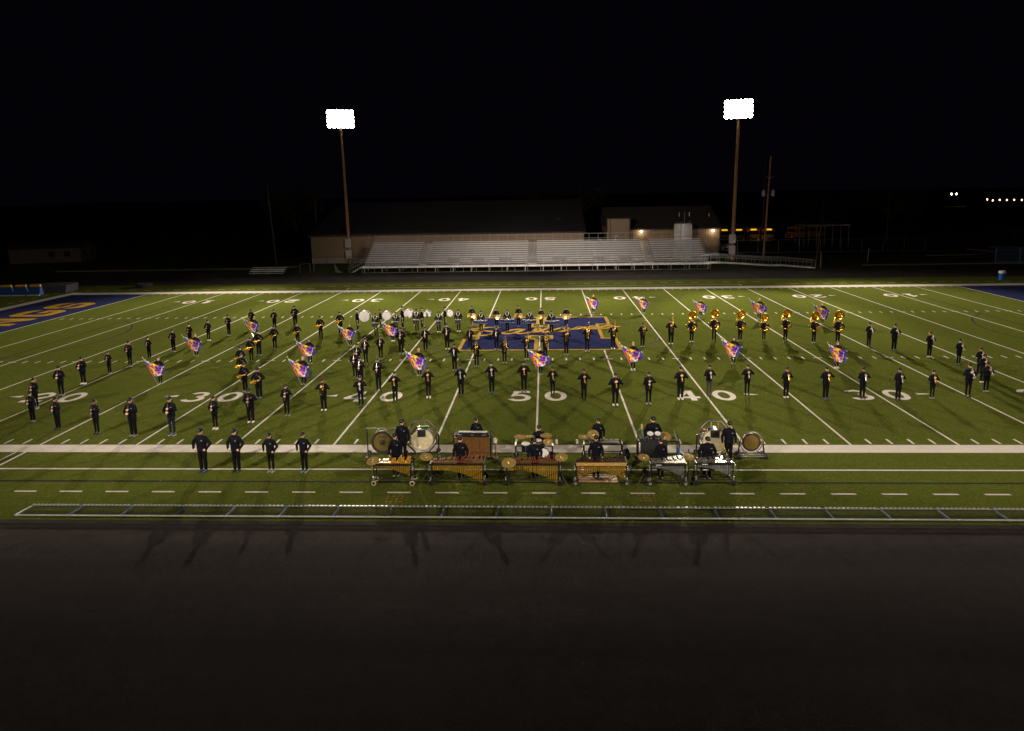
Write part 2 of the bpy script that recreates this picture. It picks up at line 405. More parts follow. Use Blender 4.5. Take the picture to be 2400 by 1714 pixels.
# centre emblem: slab-serif block letter outlined in gold with a script word across it
Hh = [(-5.75,-5.65),(-.25,-5.65),(-.25,-1.97),(-.78,-1.97),(-.78,-.8),(.90,-.8),(.90,-1.97),(.53,-1.97),(.53,-5.65),(5.75,-5.65),(5.75,-1.85),(4.78,-1.85),(4.78,3.83),(5.75,3.83),(5.75,7.1),(.40,7.1),(.40,4.0),(.78,4.0),(.78,2.77),(-.68,2.77),(-.68,4.0),(-.22,4.0),(-.22,7.1),(-5.75,7.1),(-5.75,3.83),(-4.78,3.83),(-4.78,-1.85),(-5.75,-1.85)]
emb = mark('emblem', MB().poly(Hh, .016), 'paint_navy')
b = MB()
for i in range(len(Hh)):
    p, q = Vector(Hh[i]), Vector(Hh[(i+1) % len(Hh)]); d = (q-p).normalized()*.135
    b.ribbon([tuple(p-d), tuple(q+d)], .27, .020+.001*(i % 2))
link('emblem_outline', b.mesh('emblem_outline', 'paint_gold'), emb)
SCRIPT = [[(-3.3, 2.46), (-3.91, 2.7), (-4.66, 2.52), (-5.33, 2.09), (-5.6, 1.9), (-5.27, 1.5), (-4.56, 1.33), (-3.83, 0.87), (-3.65, 0.3), (-4.13, -0.38), (-4.78, -0.63), (-5.28, -0.75), (-5.51, -0.68)], [(-1.16, 1.64), (-1.69, 1.8), (-2.25, 1.53), (-2.74, 0.83), (-2.93, 0.27), (-2.64, 0.04), (-2.14, 0.24), (-1.71, 0.93), (-1.33, 1.64)], [(-1.44, 1.36), (-1.71, 0.79), (-1.8, 0.37), (-1.62, 0.03), (-1.12, 0.2), (-0.62, 0.81)], [(-0.51, 0.75), (-0.35, 1.61), (-0.18, 2.34), (0.06, 1.59), (0.29, 0.57), (0.63, 0.7), (0.92, 0.83)], [(0.82, 2.45), (0.35, 1.58), (-0.22, 0.73), (-0.62, 0.47)], [(1.81, 2.26), (1.27, 1.54), (0.98, 0.98), (1.2, 0.68), (1.77, 0.8), (2.3, 1.5), (2.27, 2.1), (1.81, 2.35), (2.03, 1.81), (2.59, 1.49)], [(2.59, 1.49), (3.22, 2.51), (3.32, 2.35), (2.82, 1.48)], [(2.82, 1.48), (3.8, 2.48), (4.09, 2.47), (3.62, 1.45)], [(3.62, 1.45), (4.41, 2.92), (4.57, 2.76), (4.16, 1.73), (4.56, 1.71)], [(4.56, 1.71), (5.2, 2.58), (5.91, 3.32), (5.95, 2.76), (5.63, 2.11), (5.26, 1.83), (4.86, 1.85)], [(5.5, 1.97), (5.99, 2.25), (6.54, 2.53)]]
b = MB()
for i, L in enumerate(SCRIPT):
    P = []
    for a in range(len(L)-1):
        p0, p1, p2, p3 = [Vector(L[min(max(a+k,0),len(L)-1)]) for k in (-1,0,1,2)]
        for t in range(5):
            t /= 5; P.append(tuple(.5*((2*p1)+(p2-p0)*t+(2*p0-5*p1+4*p2-p3)*t*t+(3*p1-p0-3*p2+p3)*t**3)))
    P.append(L[-1])
    n = len(P); W = []
    for k in range(n):
        d = Vector(P[min(k+1,n-1)])-Vector(P[max(k-1,0)]); W.append(.26+.26*abs(d.normalized().x*.7+d.normalized().y*.2) if d.length > 0 else .3)
    b.ribbon(P, W, .028+.002*i)
link('emblem_script', b.mesh('emblem_script', 'paint_gold'), emb)
# practice marker specks and fallen leaves on the turf
for cx, cy in ((-5.45,-29.75),(3.85,-29.6)):
    for i in range(4):
        for j in range(3):
            a = random.uniform(.5,1.1)
            mark('paint_fleck', MB().ribbon([(cx+i*.18+random.uniform(-.03,.03)-.03, cy-j*.22), (cx+i*.18+.03, cy-j*.22+.06*a)], .025, .008), 'marker_orange')
lv = MB().poly([(-.03,0),(0,-.02),(.04,0),(0,.022)], .012).mesh('fallen_leaf', 'leaf_dead')
for i in range(60):
    link('fallen_leaf', lv, field, (random.uniform(-24,22), random.uniform(-31,-18), 0), rz=random.uniform(0,6), scale=random.uniform(.6,1.3))

# ================================================================ FLOODLIGHT TOWERS
hs = MB(); hs.lathe([(.10,-.42),(.16,-.40),(.22,-.28),(.30,-.10),(.35,0),(.37,.0),(.37,.02),(.345,.02)], (0,0,0), (0,-1,0), 18); hs.tube([(-.3,.2,.0),(0,.34,.0),(.3,.2,0)], .03, 6)
HOUS = hs.mesh('floodlight', 'grey_steel', SM)
ln = MB(); ln.lathe([(0,.05),(.2,.045),(.375,.025)], (0,0,0), (0,-1,0), 18); LENS = ln.mesh('lens', 'bulb', SM)
def light_tower(x, y, label, beams, aim, cols_=6, rows=4, top=22.6, boxes=True, lean=0):
    a = Vector(aim)-Vector((x,y,top)); rz = math.atan2(a.x, -a.y)   # facing direction of -y axis
    t = thing('light_tower', label, 'floodlight tower', (x,y,0), 0, 'stadium light towers')
    p = MB(); p.tube([(0,0,-.3),(lean*.5,0,top*.5),(lean,0,top+1.2)], [.24,.20,.15], 12); part('pole', p, 'pole_wood', t)
    p = MB(); p.tube([(.24,-.1,.3),(.22+lean*.5,-.1,top*.5),(.16+lean,-.1,top-1.5)], .06, 8); part('conduit', p, 'pole_wood', t)
    if boxes:
        for z in (3.3, 1.55): b = MB(); b.box((-.05,-.32,z),(.95,.30,1.35)); part('control_box', b, 'box_grey', t)
    h = link('lamp_head', None, t, (lean,0,top), rz=rz)
    for r_ in range(rows):
        z = (r_-(rows-1)/2)*.67
        b = MB(); b.box((0,.08,z-.12),(cols_*.69+.2,.12,.12)); link('crossarm', b.mesh('crossarm','pole_wood'), h)
        for c in range(cols_):
            o = link('floodlight', HOUS, h, ((c-(cols_-1)/2)*.67, -.25, z)); o.rotation_euler = (R(14),0,R((c-(cols_-1)/2)*4))
            l = link('lens', LENS, h, o.location); l.rotation_euler = o.rotation_euler
    sx = 1 if x > 0 else -1
    for ax, ay, half, blend, k in beams:
        L = bpy.data.lights.new('floodlight_beam', 'SPOT'); L.energy = k*FLOOD; L.color = LAMP_COLOR; L.spot_size = R(2*half); L.spot_blend = blend; L.shadow_soft_size = .6
        lo = link('floodlight_beam', L, t, (lean+math.sin(rz)*1.9, -math.cos(rz)*1.9, top)); lo.rotation_euler = (Vector((sx*ax,ay,0))-Vector((x,y,top))).to_track_quat('-Z','Y').to_euler()
    return t
light_tower(-30.9, 57, 'wooden floodlight tower with blazing lamp bank, left of the bleachers', FAR_BEAMS, (-8,-8,0), lean=-.3)
light_tower(29.3, 55.4, 'wooden floodlight tower with blazing lamp bank, right of the bleachers', FAR_BEAMS, (8,-8,0), lean=.3)
light_tower(-30, -57, 'floodlight tower behind the viewer on the left, lighting the near half of the field', NEAR_BEAMS, (-9,6,0), boxes=False)
light_tower(30, -57, 'floodlight tower behind the viewer on the right, lighting the near half of the field', NEAR_BEAMS, (9,6,0), boxes=False)

# ================================================================ LOW FENCE lowered flat along the near track edge
t = thing('chain_link_fence', 'low chain-link fence folded flat along the near edge of the turf', 'fence', (0,-31.25,0))
X0, X1, YF, YN, Z = -18.4, 19.6, .45, -.45, .10
def rail(name, pts, r, m_): b = MB(); b.tube(pts, r, 8); return part(name, b, m_, t)
seg = 6
xs = [X0+(X1-X0)*i/seg for i in range(seg+1)]
for i in range(seg):
    rail('rail', [(xs[i],YN,Z+.05),(xs[i+1]-.02,YN,Z+.05)], .030, 'rail_white'); rail('rail', [(xs[i],YF,Z),(xs[i+1]-.02,YF,Z)], .024, 'galvanised')
rail('end_post', [(X0,YN,Z+.05),(X0,YF,Z)], .026, 'galvanised')
nb = 20; bw = (X1-X0)/nb
post = MB(); post.tube([(0,YN,Z+.02),(0,YF,Z-.02)], .034, 8); PM = post.mesh('post','blue_steel',SM)
wm = MB(); st = .075; H_ = YF-YN
def seg2(x0,y0,x1,y1):
    d = Vector((x1-x0,y1-y0)).normalized(); n = Vector((-d.y,d.x))*.0035
    z0 = Z+.03+.02*(YF-y0)/H_; z1 = Z+.03+.02*(YF-y1)/H_
    wm.add([(x0+n.x,y0+n.y,z0),(x0-n.x,y0-n.y,z0),(x1-n.x,y1-n.y,z1),(x1+n.x,y1+n.y,z1)], [(0,1,2,3)])
i = -H_
while i < bw:
    a0, a1 = max(0,-i), min(H_, bw-i)
    if a1 > a0:
        seg2(i+a0, YN+a0, i+a1, YN+a1); seg2(i+a0, YF-a0, i+a1, YF-a1)
    i += st
WMESH = wm.mesh('chain_link', 'mesh_dark')
kn = MB()
for i in range(int(bw/.15)): kn.box((.05+i*.15,YF,Z+.012),(.085,.062,.05))
KN = kn.mesh('knuckle_row', 'rail_white')
for i in range(nb):
    if i: link('post', PM, t, (X0+i*bw,0,0))
    link('chain_link', WMESH, t, (X0+i*bw,0,0)); link('knuckle_row', KN, t, (X0+i*bw,0,0))

# ================================================================ BLEACHERS
t = thing('bleachers', 'long aluminium bleachers with front walkway, three stair aisles and railings', 'bleachers', (0,0,0))
BX0, BX1, YB, DZ = -25.4, 23.3, 44.75, .92
aisles = [(-17.0,1.25),(-1.35,1.25),(15.15,1.25)]
secs = []; x = BX0
for a, w_ in aisles: secs.append((x, a-w_/2)); x = a+w_/2
secs.append((x, BX1))
gaps = [(-13.4,-11.7),(-9.9,-8.2),(-6.0,-4.3),(1.5,3.4),(7.2,8.8),(11.0,12.6)]
NR = 10; RISE = .262; TR = .625
def plank(name, x0, x1, y, z, d, h, m_='aluminium'):
    b = MB(); b.box(((x0+x1)/2, y, z),(x1-x0-.015, d, h)); return part(name, b, m_, t, False)
for r_ in range(NR):
    z = DZ+r_*RISE; y = YB+r_*TR
    for (x0,x1) in secs:
        pieces = [(x0,x1)]
        if r_ < 2:
            for g0,g1 in gaps:
                new = []
                for a,b_ in pieces:
                    if g1 <= a or g0 >= b_: new.append((a,b_))
                    else:
                        if g0 > a: new.append((a,g0))
                        if g1 < b_: new.append((g1,b_))
                pieces = new
        for a, b_ in pieces: plank('seat_plank', a, b_, y+.28, z+.43, .25, .05)
        plank('foot_plank', x0, x1, y+.02, z+.02, .28, .04, 'rail_metal') if r_ else None  # darker metal paints in the dark lines between seat rows
        plank('riser', x0, x1, y+.50, z+.12, .02, .16, 'rail_metal')  # darker metal stands in for the shaded gap under the seats
        k = int((x1-x0)/1.8); 
        b = MB()
        for i in range(k+1): b.box((x0+.1+(x1-x0-.2)*i/max(1,k), y+.33, z+.20),(.05,.16,.40))
        part('seat_bracket', b, 'rail_metal', t, False)
    for a, w_ in aisles:
        for k in (0,1): plank('stair_tread', a-w_/2, a+w_/2, y+.05+.31*k, z+.02+RISE/2*k, .28, .04)
b = MB()
for (x0,x1) in ((BX0,BX1),): b.box(((x0+x1)/2, 44.02, DZ-.03),(x1-x0, 1.46, .05))
part('walkway_deck', b, 'aluminium', t, False)
b = MB(); b.box(((BX0+BX1)/2, 43.27, DZ-.12),(BX1-BX0,.03,.24)); part('fascia', b, 'aluminium', t, False)
for a, w_ in aisles:
    b = MB(); b.tube([(a,YB+.1,DZ+.02),(a,YB+.1,DZ+.9),(a,YB+NR*TR*.5-.3,DZ+NR*RISE*.5+.75)], .022, 6); b.tube([(a,YB+NR*TR*.5+.3,DZ+NR*RISE*.5+.9),(a,YB+NR*TR-.2,DZ+NR*RISE+.75),(a,YB+NR*TR-.2,DZ+NR*RISE)], .022, 6)
    for q in (.22,.44,.62,.8): b.tube([(a,YB+NR*TR*q,DZ+NR*RISE*q),(a,YB+NR*TR*q,DZ+NR*RISE*q+.85)], .02, 6)
    part('aisle_handrail', b, 'rail_metal', t)
for g0,g1 in gaps:
    b = MB()
    for xx in (g0,g1): b.tube([(xx,YB+.1,DZ),(xx,YB+.1,DZ+.85),(xx,YB+1.2,DZ+.85),(xx,YB+1.2,DZ+.2)], .02, 6)
    b.tube([(g0,YB+1.25,DZ+1.1),(g1,YB+1.25,DZ+1.1)], .022, 6); b.tube([(g0,YB+1.25,DZ+.3),(g0,YB+1.25,DZ+1.1)], .022, 6); b.tube([(g1,YB+1.25,DZ+.3),(g1,YB+1.25,DZ+1.1)], .022, 6)
    part('wheelchair_bay_rail', b, 'rail_metal', t)
def railing(pts, h, n, name='railing', mid=(.5,), base=True, m_='rail_metal'):
    b = MB(); P = [Vector(p) for p in pts]
    for q in (1,)+tuple(mid): b.tube([p+Vector((0,0,h*q)) for p in P], .026, 6)
    L = [0]
    for i in range(len(P)-1): L.append(L[-1]+(P[i+1]-P[i]).length)
    for i in range(n+1):
        s = L[-1]*i/n; k = max(j for j in range(len(P)-1) if L[j] <= s+1e-6); q = P[k].lerp(P[k+1], (s-L[k])/(L[k+1]-L[k]))
        b.tube([q, q+Vector((0,0,h))], .024, 6)
    return part(name, b, m_, t)
railing([(BX0,43.25,DZ-.92),(BX1,43.25,DZ-.92)], 1.95, 27, 'front_railing', mid=(.02,))
yb = YB+NR*TR+.05; zb = DZ+NR*RISE
railing([(BX0,yb,zb-.1),(BX1,yb,zb-.1)], 1.25, 36, 'back_railing', mid=(.45,.05))
for xx in (BX0,BX1): railing([(xx,YB+.2,DZ+.1),(xx,yb,zb)], 1.2, 6, 'side_railing', mid=(.5,.2))
b = MB()
for i in range(20):
    for j in range(4): b.box((BX0+.3+(BX1-BX0-.6)*i/19, 43.5+j*2.2, (DZ+max(0,j-.6)*2.2/TR*RISE)/2),(.10,.10,max(.3,DZ+max(0,j-.6)*2.2/TR*RISE-.1)))
so = part('support_leg', b, 'rail_metal', t, False); so['kind'] = 'stuff'
# stairs at the left end
b = MB()
for i in range(5): b.box((BX0-.25-.3*i, 43.95, DZ-.06-.17*i-.1),(.30,1.1,.04))
part('end_stair', b, 'aluminium', t, False)
railing([(BX0-.05,43.4,DZ-.05),(BX0-1.9,43.4,.0)], 1.0, 3, 'stair_railing', mid=(.55,)); railing([(BX0-.05,44.5,DZ-.05),(BX0-1.9,44.5,.0)], 1.0, 3, 'stair_railing', mid=(.55,))
# ramp at the right end: down, landing, down
b = MB()
RP = [(BX1,DZ-.03),(BX1+1.9,DZ-.03),(BX1+8.6,.42),(BX1+9.9,.42),(BX1+14.2,.02)]
for (xa,za),(xb_,zb_) in zip(RP[:-1],RP[1:]):
    b.add([(xa,43.3,za),(xb_,43.3,zb_),(xb_,44.7,zb_),(xa,44.7,za),(xa,43.3,za-.12),(xb_,43.3,zb_-.12),(xb_,44.7,zb_-.12),(xa,44.7,za-.12)], [(0,1,2,3),(4,7,6,5),(0,4,5,1),(3,2,6,7),(0,3,7,4),(1,5,6,2)])
part('ramp', b, 'aluminium', t, False)
for yy in (43.3,44.7):
    railing([(x_,yy,z_) for x_,z_ in RP], 1.05, 12, 'ramp_railing', mid=(.62,.88))

# ================================================================ BUILDINGS
def gable(name, label, x0, x1, y0, y1, eave, ridge, wall, roof, ribs=True, over=.35):
    t = thing(name, label, 'building', ((x0+x1)/2,y0,0)); W = x1-x0; D = y1-y0
    b = MB(); b.box((0,D/2,eave/2+.4),(W,D,eave-.8)); part('wall', b, wall, t, False)
    b = MB(); b.box((0,D/2,.4),(W+.04,D+.04,.8)); part('foundation', b, 'concrete', t, False)
    rf = MB(); o = over
    rf.add([(-W/2-o,-o,eave-.1),(W/2+o,-o,eave-.1),(W/2+o,D/2,ridge),(-W/2-o,D/2,ridge),(-W/2-o,D+o,eave-.1),(W/2+o,D+o,eave-.1)], [(0,1,2,3),(3,2,5,4)])
    rf.add([(-W/2-o,-o,eave-.28),(W/2+o,-o,eave-.28),(W/2+o,-o,eave-.1),(-W/2-o,-o,eave-.1)], [(0,1,2,3)])
    rf.add([(-W/2,0,eave-.1),(-W/2,D,eave-.1),(-W/2,D/2,ridge-.1)], [(0,1,2)]); rf.add([(W/2,0,eave-.1),(W/2,D,eave-.1),(W/2,D/2,ridge-.1)], [(0,2,1)])
    part('roof', rf, roof, t, False)
    b = MB(); b.box((0,-o-.06,eave-.16),(W+2*o,.12,.12)); part('gutter', b, 'trim_brown', t, False)
    if ribs:
        k = int(W/.42); rb = MB(); rb.box((0,-.02,(eave+.8)/2-.1),(.09,.05,eave-1.0)); RM = rb.mesh('siding_rib', wall)
        for i in range(k): link('siding_rib', RM, t, (-W/2+.2+(W-.4)*i/(k-1),0,0))
    return t
gable('long_building', 'long tan ribbed-metal building with dark roof behind the bleachers', -37.3, 6.7, 57.6, 97, 4.6, 9.4, 'siding', 'roof_dark')
t2 = gable('tan_building', 'smaller tan building with brown roof behind the right half of the bleachers', 11, 29.1, 62, 80, 4.7, 8.0, 'siding', 'roof_brown')
b = MB(); b.box((-7.7,-1.0,3.2),(3.5,2.0,6.4)); part('tower_bay', b, 'siding', t2, False)
b = MB(); b.box((-7.7,-1.0,6.45),(3.9,2.3,.15)); part('bay_roof', b, 'roof_brown', t2, False)
for x_ in (-9.0,-5.85,8.9): b = MB(); b.tube([(x_,-.08 if x_ > -5 else -2.06,.2),(x_,-.08 if x_ > -5 else -2.06,4.5 if x_ > -5 else 6.3)], .06, 6); part('downspout', b, 'trim_brown', t2)
b = MB(); b.box((-8.0,-2.03,3.2),(.5,.06,.9)); wn = part('window', b, 'tank_white', t2, False); b = MB(); b.box((-8.0,-2.07,3.2),(.32,.04,.7)); link('pane', b.mesh('pane','glass_dark'), wn)
for x_, z_ in ((-3.0,5.6),(-2.2,5.6),(3.2,6.4),(4.9,6.4),(8.2,6.2)):
    b = MB(); b.tube([(x_,4.5,z_-.4),(x_,4.5,z_+.6)], .09, 8); part('vent_pipe', b, 'grey_steel', t2)
for x_, i in ((-3.8,0),(7.8,1)):
    l = thing('wall_lamp', 'lit wall lamp on the tan building, the %s one' % ('left','right')[i], 'lamp', (20.05+x_,61.7,4.25), 0, 'wall lamps')
    b = MB(); b.box((0,.12,.12),(.34,.2,.10)); part('housing', b, 'black_metal', l)
    b = MB(); b.lathe([(0,-.16),(.12,-.10),(.16,0),(.12,.08),(0,.1)], (0,0,-.02), (0,0,1), 12); part('bulb', b, 'bulb_wall', l)
    L = bpy.data.lights.new('bulb_light','POINT'); L.energy = 60; L.color = (1,.8,.5); L.shadow_soft_size = .15; link('bulb_light', L, l, (0,-.35,-.1))
t = thing('storage_tank', 'white cylindrical tank standing between the bleachers and the tan building', 'tank', (22.4,58.6,0))
b = MB(); b.lathe([(0,5.62),(1.2,5.6),(1.38,5.5),(1.4,5.4),(1.4,0)], (0,0,0), (0,0,1), 28); part('shell', b, 'tank_white', t)
b = MB()
for z in (1.5,3.0,4.5): b.lathe([(1.41,z-.05),(1.44,z-.05),(1.44,z+.05),(1.41,z+.05)], (0,0,0), (0,0,1), 28)
part('band', b, 'tank_white', t)
b = MB(); b.tube([(.2,0,5.6),(.2,0,7.3)], .03, 6); b.tube([(.9,-.3,5.5),(.9,-.3,5.95),(1.15,-.4,5.95)], .05, 6); b.tube([(-.6,-1.42,0),(-.6,-1.42,5.9)], .04, 6); part('pipework', b, 'grey_steel', t)
# trailer at far left
t = thing('trailer', 'dim beige trailer house with dark windows at far left', 'trailer', (-85,64,0), R(14))
b = MB(); b.box((0,0,1.6),(11,7,2.5)); part('wall', b, 'trailer_wall', t, False)
b = MB(); b.add([(-5.8,-3.8,2.8),(5.8,-3.8,2.8),(5.8,0,3.6),(-5.8,0,3.6),(-5.8,3.8,2.8),(5.8,3.8,2.8)], [(0,1,2,3),(3,2,5,4)]); b.add([(5.5,-3.5,2.8),(5.5,3.5,2.8),(5.5,0,3.55)], [(0,1,2)]); part('roof', b, 'roof_dark', t, False)
for x_ in (1.0,3.4): b = MB(); b.box((x_,-3.52,1.8),(1.1,.06,1.0)); wn = part('window', b, 'trim_brown', t, False); b = MB(); b.box((x_,-3.56,1.8),(.95,.04,.85)); link('pane', b.mesh('pane','glass_dark'), wn)
for y_ in (-2.0,1.2): b = MB(); b.box((5.52,y_,1.8),(.06,1.2,1.0)); wn = part('window', b, 'trim_brown', t, False); b = MB(); b.box((5.56,y_,1.8),(.04,1.0,.85)); link('pane', b.mesh('pane','glass_dark'), wn)
b = MB(); b.box((-2.4,-3.53,1.35),(.9,.06,1.95)); part('door', b, 'trim_brown', t, False)
# carport at right
t = thing('carport', 'pale open carport frame beyond the ramp', 'carport', (52.5,80,0))
b = MB(); b.box((0,0,3.9),(7.5,6,.25)); part('roof', b, 'carport_grey', t, False)
for i in range(6): b = MB(); b.tube([(-3.6+1.44*i,-2.8,0),(-3.6+1.44*i,-2.8,3.8)], .07, 6); part('post', b, 'carport_grey', t)
for i in range(3): b = MB(); b.tube([(-3.6,-2.8+2.6*(i+1)*.9,0),(-3.6,-2.8+2.6*(i+1)*.9,3.8)], .07, 6); part('post', b, 'carport_grey', t)

# ================================================================ POLES
def upole(x, y, h, label, lean=0, r=.16, transformers=False, arm=False, ybase=0):
    t = thing('utility_pole', label, 'pole', (x,y,ybase)); b = MB(); b.tube([(0,0,-.2),(lean,0,h)], [r,r*.65], 10); part('pole', b, 'pole_wood' if transformers else 'pole_dark', t)
    if transformers:
        for s in (-1,1):
            b = MB(); b.lathe([(0,.0),(.26,.02),(.28,.1),(.28,.85),(.22,.95),(0,1.0)], (s*.75+lean*.6,-.1,h*.60), (0,0,1), 14); tr = part('transformer', b, 'box_grey', t)
            b = MB(); b.tube([(s*.7+lean*.6,-.1,h*.60+.95),(s*.7+lean*.6,-.1,h*.60+1.2)], .04, 6); link('bushing', b.mesh('bushing','box_grey'), tr)
        b = MB(); b.tube([(-.9+lean*.6,-.1,h*.60+.3),(.9+lean*.6,-.1,h*.60+.3)], .05, 6); b.tube([(-.6+lean,-.1,h*.80),(lean*.8,-.1,h*.78),(.6+lean,-.1,h*.80)], .05, 6); part('crossarm', b, 'pole_wood', t)
    return t
upole(35.9,61,15.9,'tall utility pole with two grey transformers right of the bleachers',lean=.5,r=.19,transformers=True)
upole(-42.6,56,13,'thin dark utility pole left of the long building',lean=-.6,r=.14)
upole(-41.3,73,10.2,'short thin pole rising behind the left end of the long building',r=.12)
upole(45.0,92,17.5,'very thin tall pole rising behind the buses',r=.10)
t = upole(40.1,50,5.7,'short leaning wooden lamp pole at the end of the ramp',lean=.5,r=.14)

# ================================================================ VEHICLES
def bus_tpl():
    b = MB(); b.box((0,5.2,1.75),(2.4,9.0,2.1)); b.loft([(0,5.2,2.8,1.2,4.5),(0,5.2,2.95,1.05,4.4),(0,5.2,3.02,.6,4.2)], 20)
    h = MB(); h.rings([[(-1.0,.75,.7),(1.0,.75,.7),(1.0,.75,1.55),(-1.0,.75,1.55)],[(-.9,-.25,.7),(.9,-.25,.7),(.85,-.2,1.35),(-.85,-.2,1.35)]])
    ws = MB(); ws.box((0,.66,2.15),(2.1,.06,.72)); sg = MB(); sg.box((0,.62,2.80),(1.08,.10,.26)); bt = MB()
    for i in range(6): bt.box((-.36+.145*i,.56,2.80),(.035,.02,.15))
    gr = MB(); gr.box((0,-.28,1.05),(1.0,.06,.42)); bm = MB(); bm.box((0,-.36,.58),(2.2,.16,.24)); sw = MB()
    for i in range(9):
        for s in (-1,1): sw.box((s*1.21,1.6+i*.9,2.15),(.04,.7,.6))
    out = [T('body', b, 'bus_yellow'), T('hood', h, 'bus_yellow'), T('windshield', ws, 'glass_dark'), T('destination_sign', sg, 'bus_sign', [T('sign_lettering', bt, 'bus_yellow')]), T('grille', gr, 'black_metal'), T('bumper', bm, 'black_metal'), T('side_windows', sw, 'glass_dark')]
    for s in (-1,1):
        hl = MB(); hl.lathe([(0,.05),(.11,.03),(.13,-.03)], (s*.78,-.24,.92), (0,-1,0), 12); out.append(T('headlight', hl, 'headlight'))
        mr = MB(); mr.tube([(s*1.15,.3,2.3),(s*1.42,-.05,2.25)], .02, 5); mr.box((s*1.42,-.05,2.0),(.18,.06,.45)); out.append(T('mirror', mr, 'black_metal'))
        for y_ in (.35,7.2): wl = MB(); wl.lathe([(0,-.14),(.3,-.14),(.48,-.12),(.48,.12),(.3,.14),(0,.14)], (s*1.05,y_,.48), (1,0,0), 18); out.append(T('wheel', wl, 'rubber'))
    return out
BUS = bus_tpl()
for i, (x,y) in enumerate(((35.75,85),(38.55,85),(41.45,85.3),(44.3,85))):
    put(BUS, thing('school_bus', 'yellow school bus with lit front sign, %s from left of four' % ORD[i], 'bus', (x,y,0), 0, 'parked school buses'))
put([q for q in BUS if q[0] != 'destination_sign'], thing('school_bus', 'dim yellow school bus parked at an angle, its side showing, right of the lit ones', 'bus', (50.5,92,0), R(-58), 'parked school buses'))
t = thing('delivery_van', 'light grey van parked beside the tan building', 'van', (31.4,66,0), R(8))
b = MB(); b.rings([[(-1.0,.2,.45),(1.0,.2,.45),(.98,.2,1.2),(-.98,.2,1.2)],[(-1.0,1.1,.4),(1.0,1.1,.4),(.95,1.1,1.45),(-.95,1.1,1.45)],[(-1.0,1.6,.4),(1.0,1.6,.4),(.86,1.6,2.3),(-.86,1.6,2.3)],[(-1.0,2.0,.4),(1.0,2.0,.4),(.88,2.0,2.5),(-.88,2.0,2.5)],[(-1.0,5.6,.4),(1.0,5.6,.4),(.9,5.6,2.5),(-.9,5.6,2.5)]]); part('body', b, 'van_grey', t)
b = MB(); b.add([(-.85,1.07,1.50),(.85,1.07,1.50),(.78,1.50,2.18),(-.78,1.50,2.18)], [(0,1,2,3)]); part('windshield', b, 'glass_dark', t)
b = MB(); b.box((0,.17,.80),(1.1,.06,.34)); part('grille', b, 'black_metal', t)
for s in (-1,1):
    b = MB(); b.lathe([(0,.04),(.12,.02),(.14,-.04)], (s*.78,.20,.98), (0,-1,0), 12); part('headlight', b, 'headlight', t)
    for y_ in (1.0,4.7): b = MB(); b.lathe([(0,-.1),(.34,-.1),(.34,.1),(0,.1)], (s*.92,y_,.34), (1,0,0), 16); part('wheel', b, 'rubber', t)

# ================================================================ SMALL THINGS AROUND THE FIELD
t = thing('small_bleacher', 'small three-row aluminium bench bleacher on the grass left of the main bleachers', 'bench', (-39.2,43.6,0))
for r_ in range(3):
    b = MB(); b.box((0,r_*.55,.42+.20*r_),(5.0,.26,.05)); part('seat_plank', b, 'aluminium', t, False)
    b = MB(); b.box((0,r_*.55-.32,.12+.20*r_),(5.0,.22,.04)); part('foot_plank', b, 'aluminium', t, False)
for x_ in (-2.0,0,2.0): b = MB(); b.tube([(x_,-.35,0),(x_,1.3,0)], .03, 6); [b.tube([(x_,r_*.55,0),(x_,r_*.55,.42+.2*r_)], .03, 6) for r_ in range(3)]; part('frame', b, 'rail_metal', t)
t = thing('gate', 'low grey metal gate frame on the grass below the long building', 'gate', (-33.6,44.4,0)); b = MB()
b.tube([(-1.1,0,0),(-1.1,0,1.25),(.3,.2,1.35),(.3,.2,0)], .05, 6); b.tube([(.7,.8,0),(.7,.8,1.5)], .05, 6); part('frame', b, 'rail_metal', t)
t = thing('ball_net', 'slack grey ball net on a post beside the bleacher stairs', 'net', (-29.4,44.2,0)); b = MB(); b.tube([(0,0,0),(-.15,0,1.3)], .03, 6); part('post', b, 'rail_metal', t); b = MB(); n = 10
vs = [(-.13+ (1.2*(i/n))*(1-(1-j/n)*.0), .1*math.sin(i), max(.02, 1.25*(1-(i/n))**2.2*(j/n))) for j in range(n+1) for i in range(n+1)]
b.add(vs, [(j*(n+1)+i, j*(n+1)+i+1, (j+1)*(n+1)+i+1, (j+1)*(n+1)+i) for j in range(n) for i in range(n)]); me = b.mesh('netting','net'); o = link('netting', me, t); wf = o.modifiers.new('w','WIREFRAME'); wf.thickness = .02
def fence(x0, x1, y, h, label, n, m_='black_metal'):
    t = thing('background_fence', label, 'fence', (0,y,0))
    for i in range(n+1): b = MB(); b.tube([(x0+(x1-x0)*i/n,0,0),(x0+(x1-x0)*i/n,0,h)], .035, 6); part('post', b, m_, t)
    for z in (h,.1): b = MB(); b.tube([(x0,0,z),(x1,0,z)], .025, 6); part('rail', b, m_, t)
fence(-37,-26,52.5,1.5,'dark wire fence in front of the long building',3)
fence(33,64,66,2.2,'tall grey fence posts around the bus yard',9,'rail_metal')
t = thing('blue_gate_fence', 'blue metal picket fence at the far right edge', 'fence', (66,46.5,0))
for i in range(3): b = MB(); b.tube([(-2.6+3.3*i,0,0),(-2.6+3.3*i,0,2.2)], .10, 6); part('post', b, 'blue_steel', t)
for i in range(30): b = MB(); b.box((-2.4+.22*i,0,1.05),(.05,.03,1.9)); part('picket', b, 'blue_steel', t, False)
for z in (.2,1.95): b = MB(); b.box((.8,0.05,z),(6.8,.06,.08)); part('rail', b, 'blue_steel', t, False)
t = thing('trash_bin', 'blue plastic trash bin with a white liner by the far track, right', 'trash bin', (53.3,28.9,0))
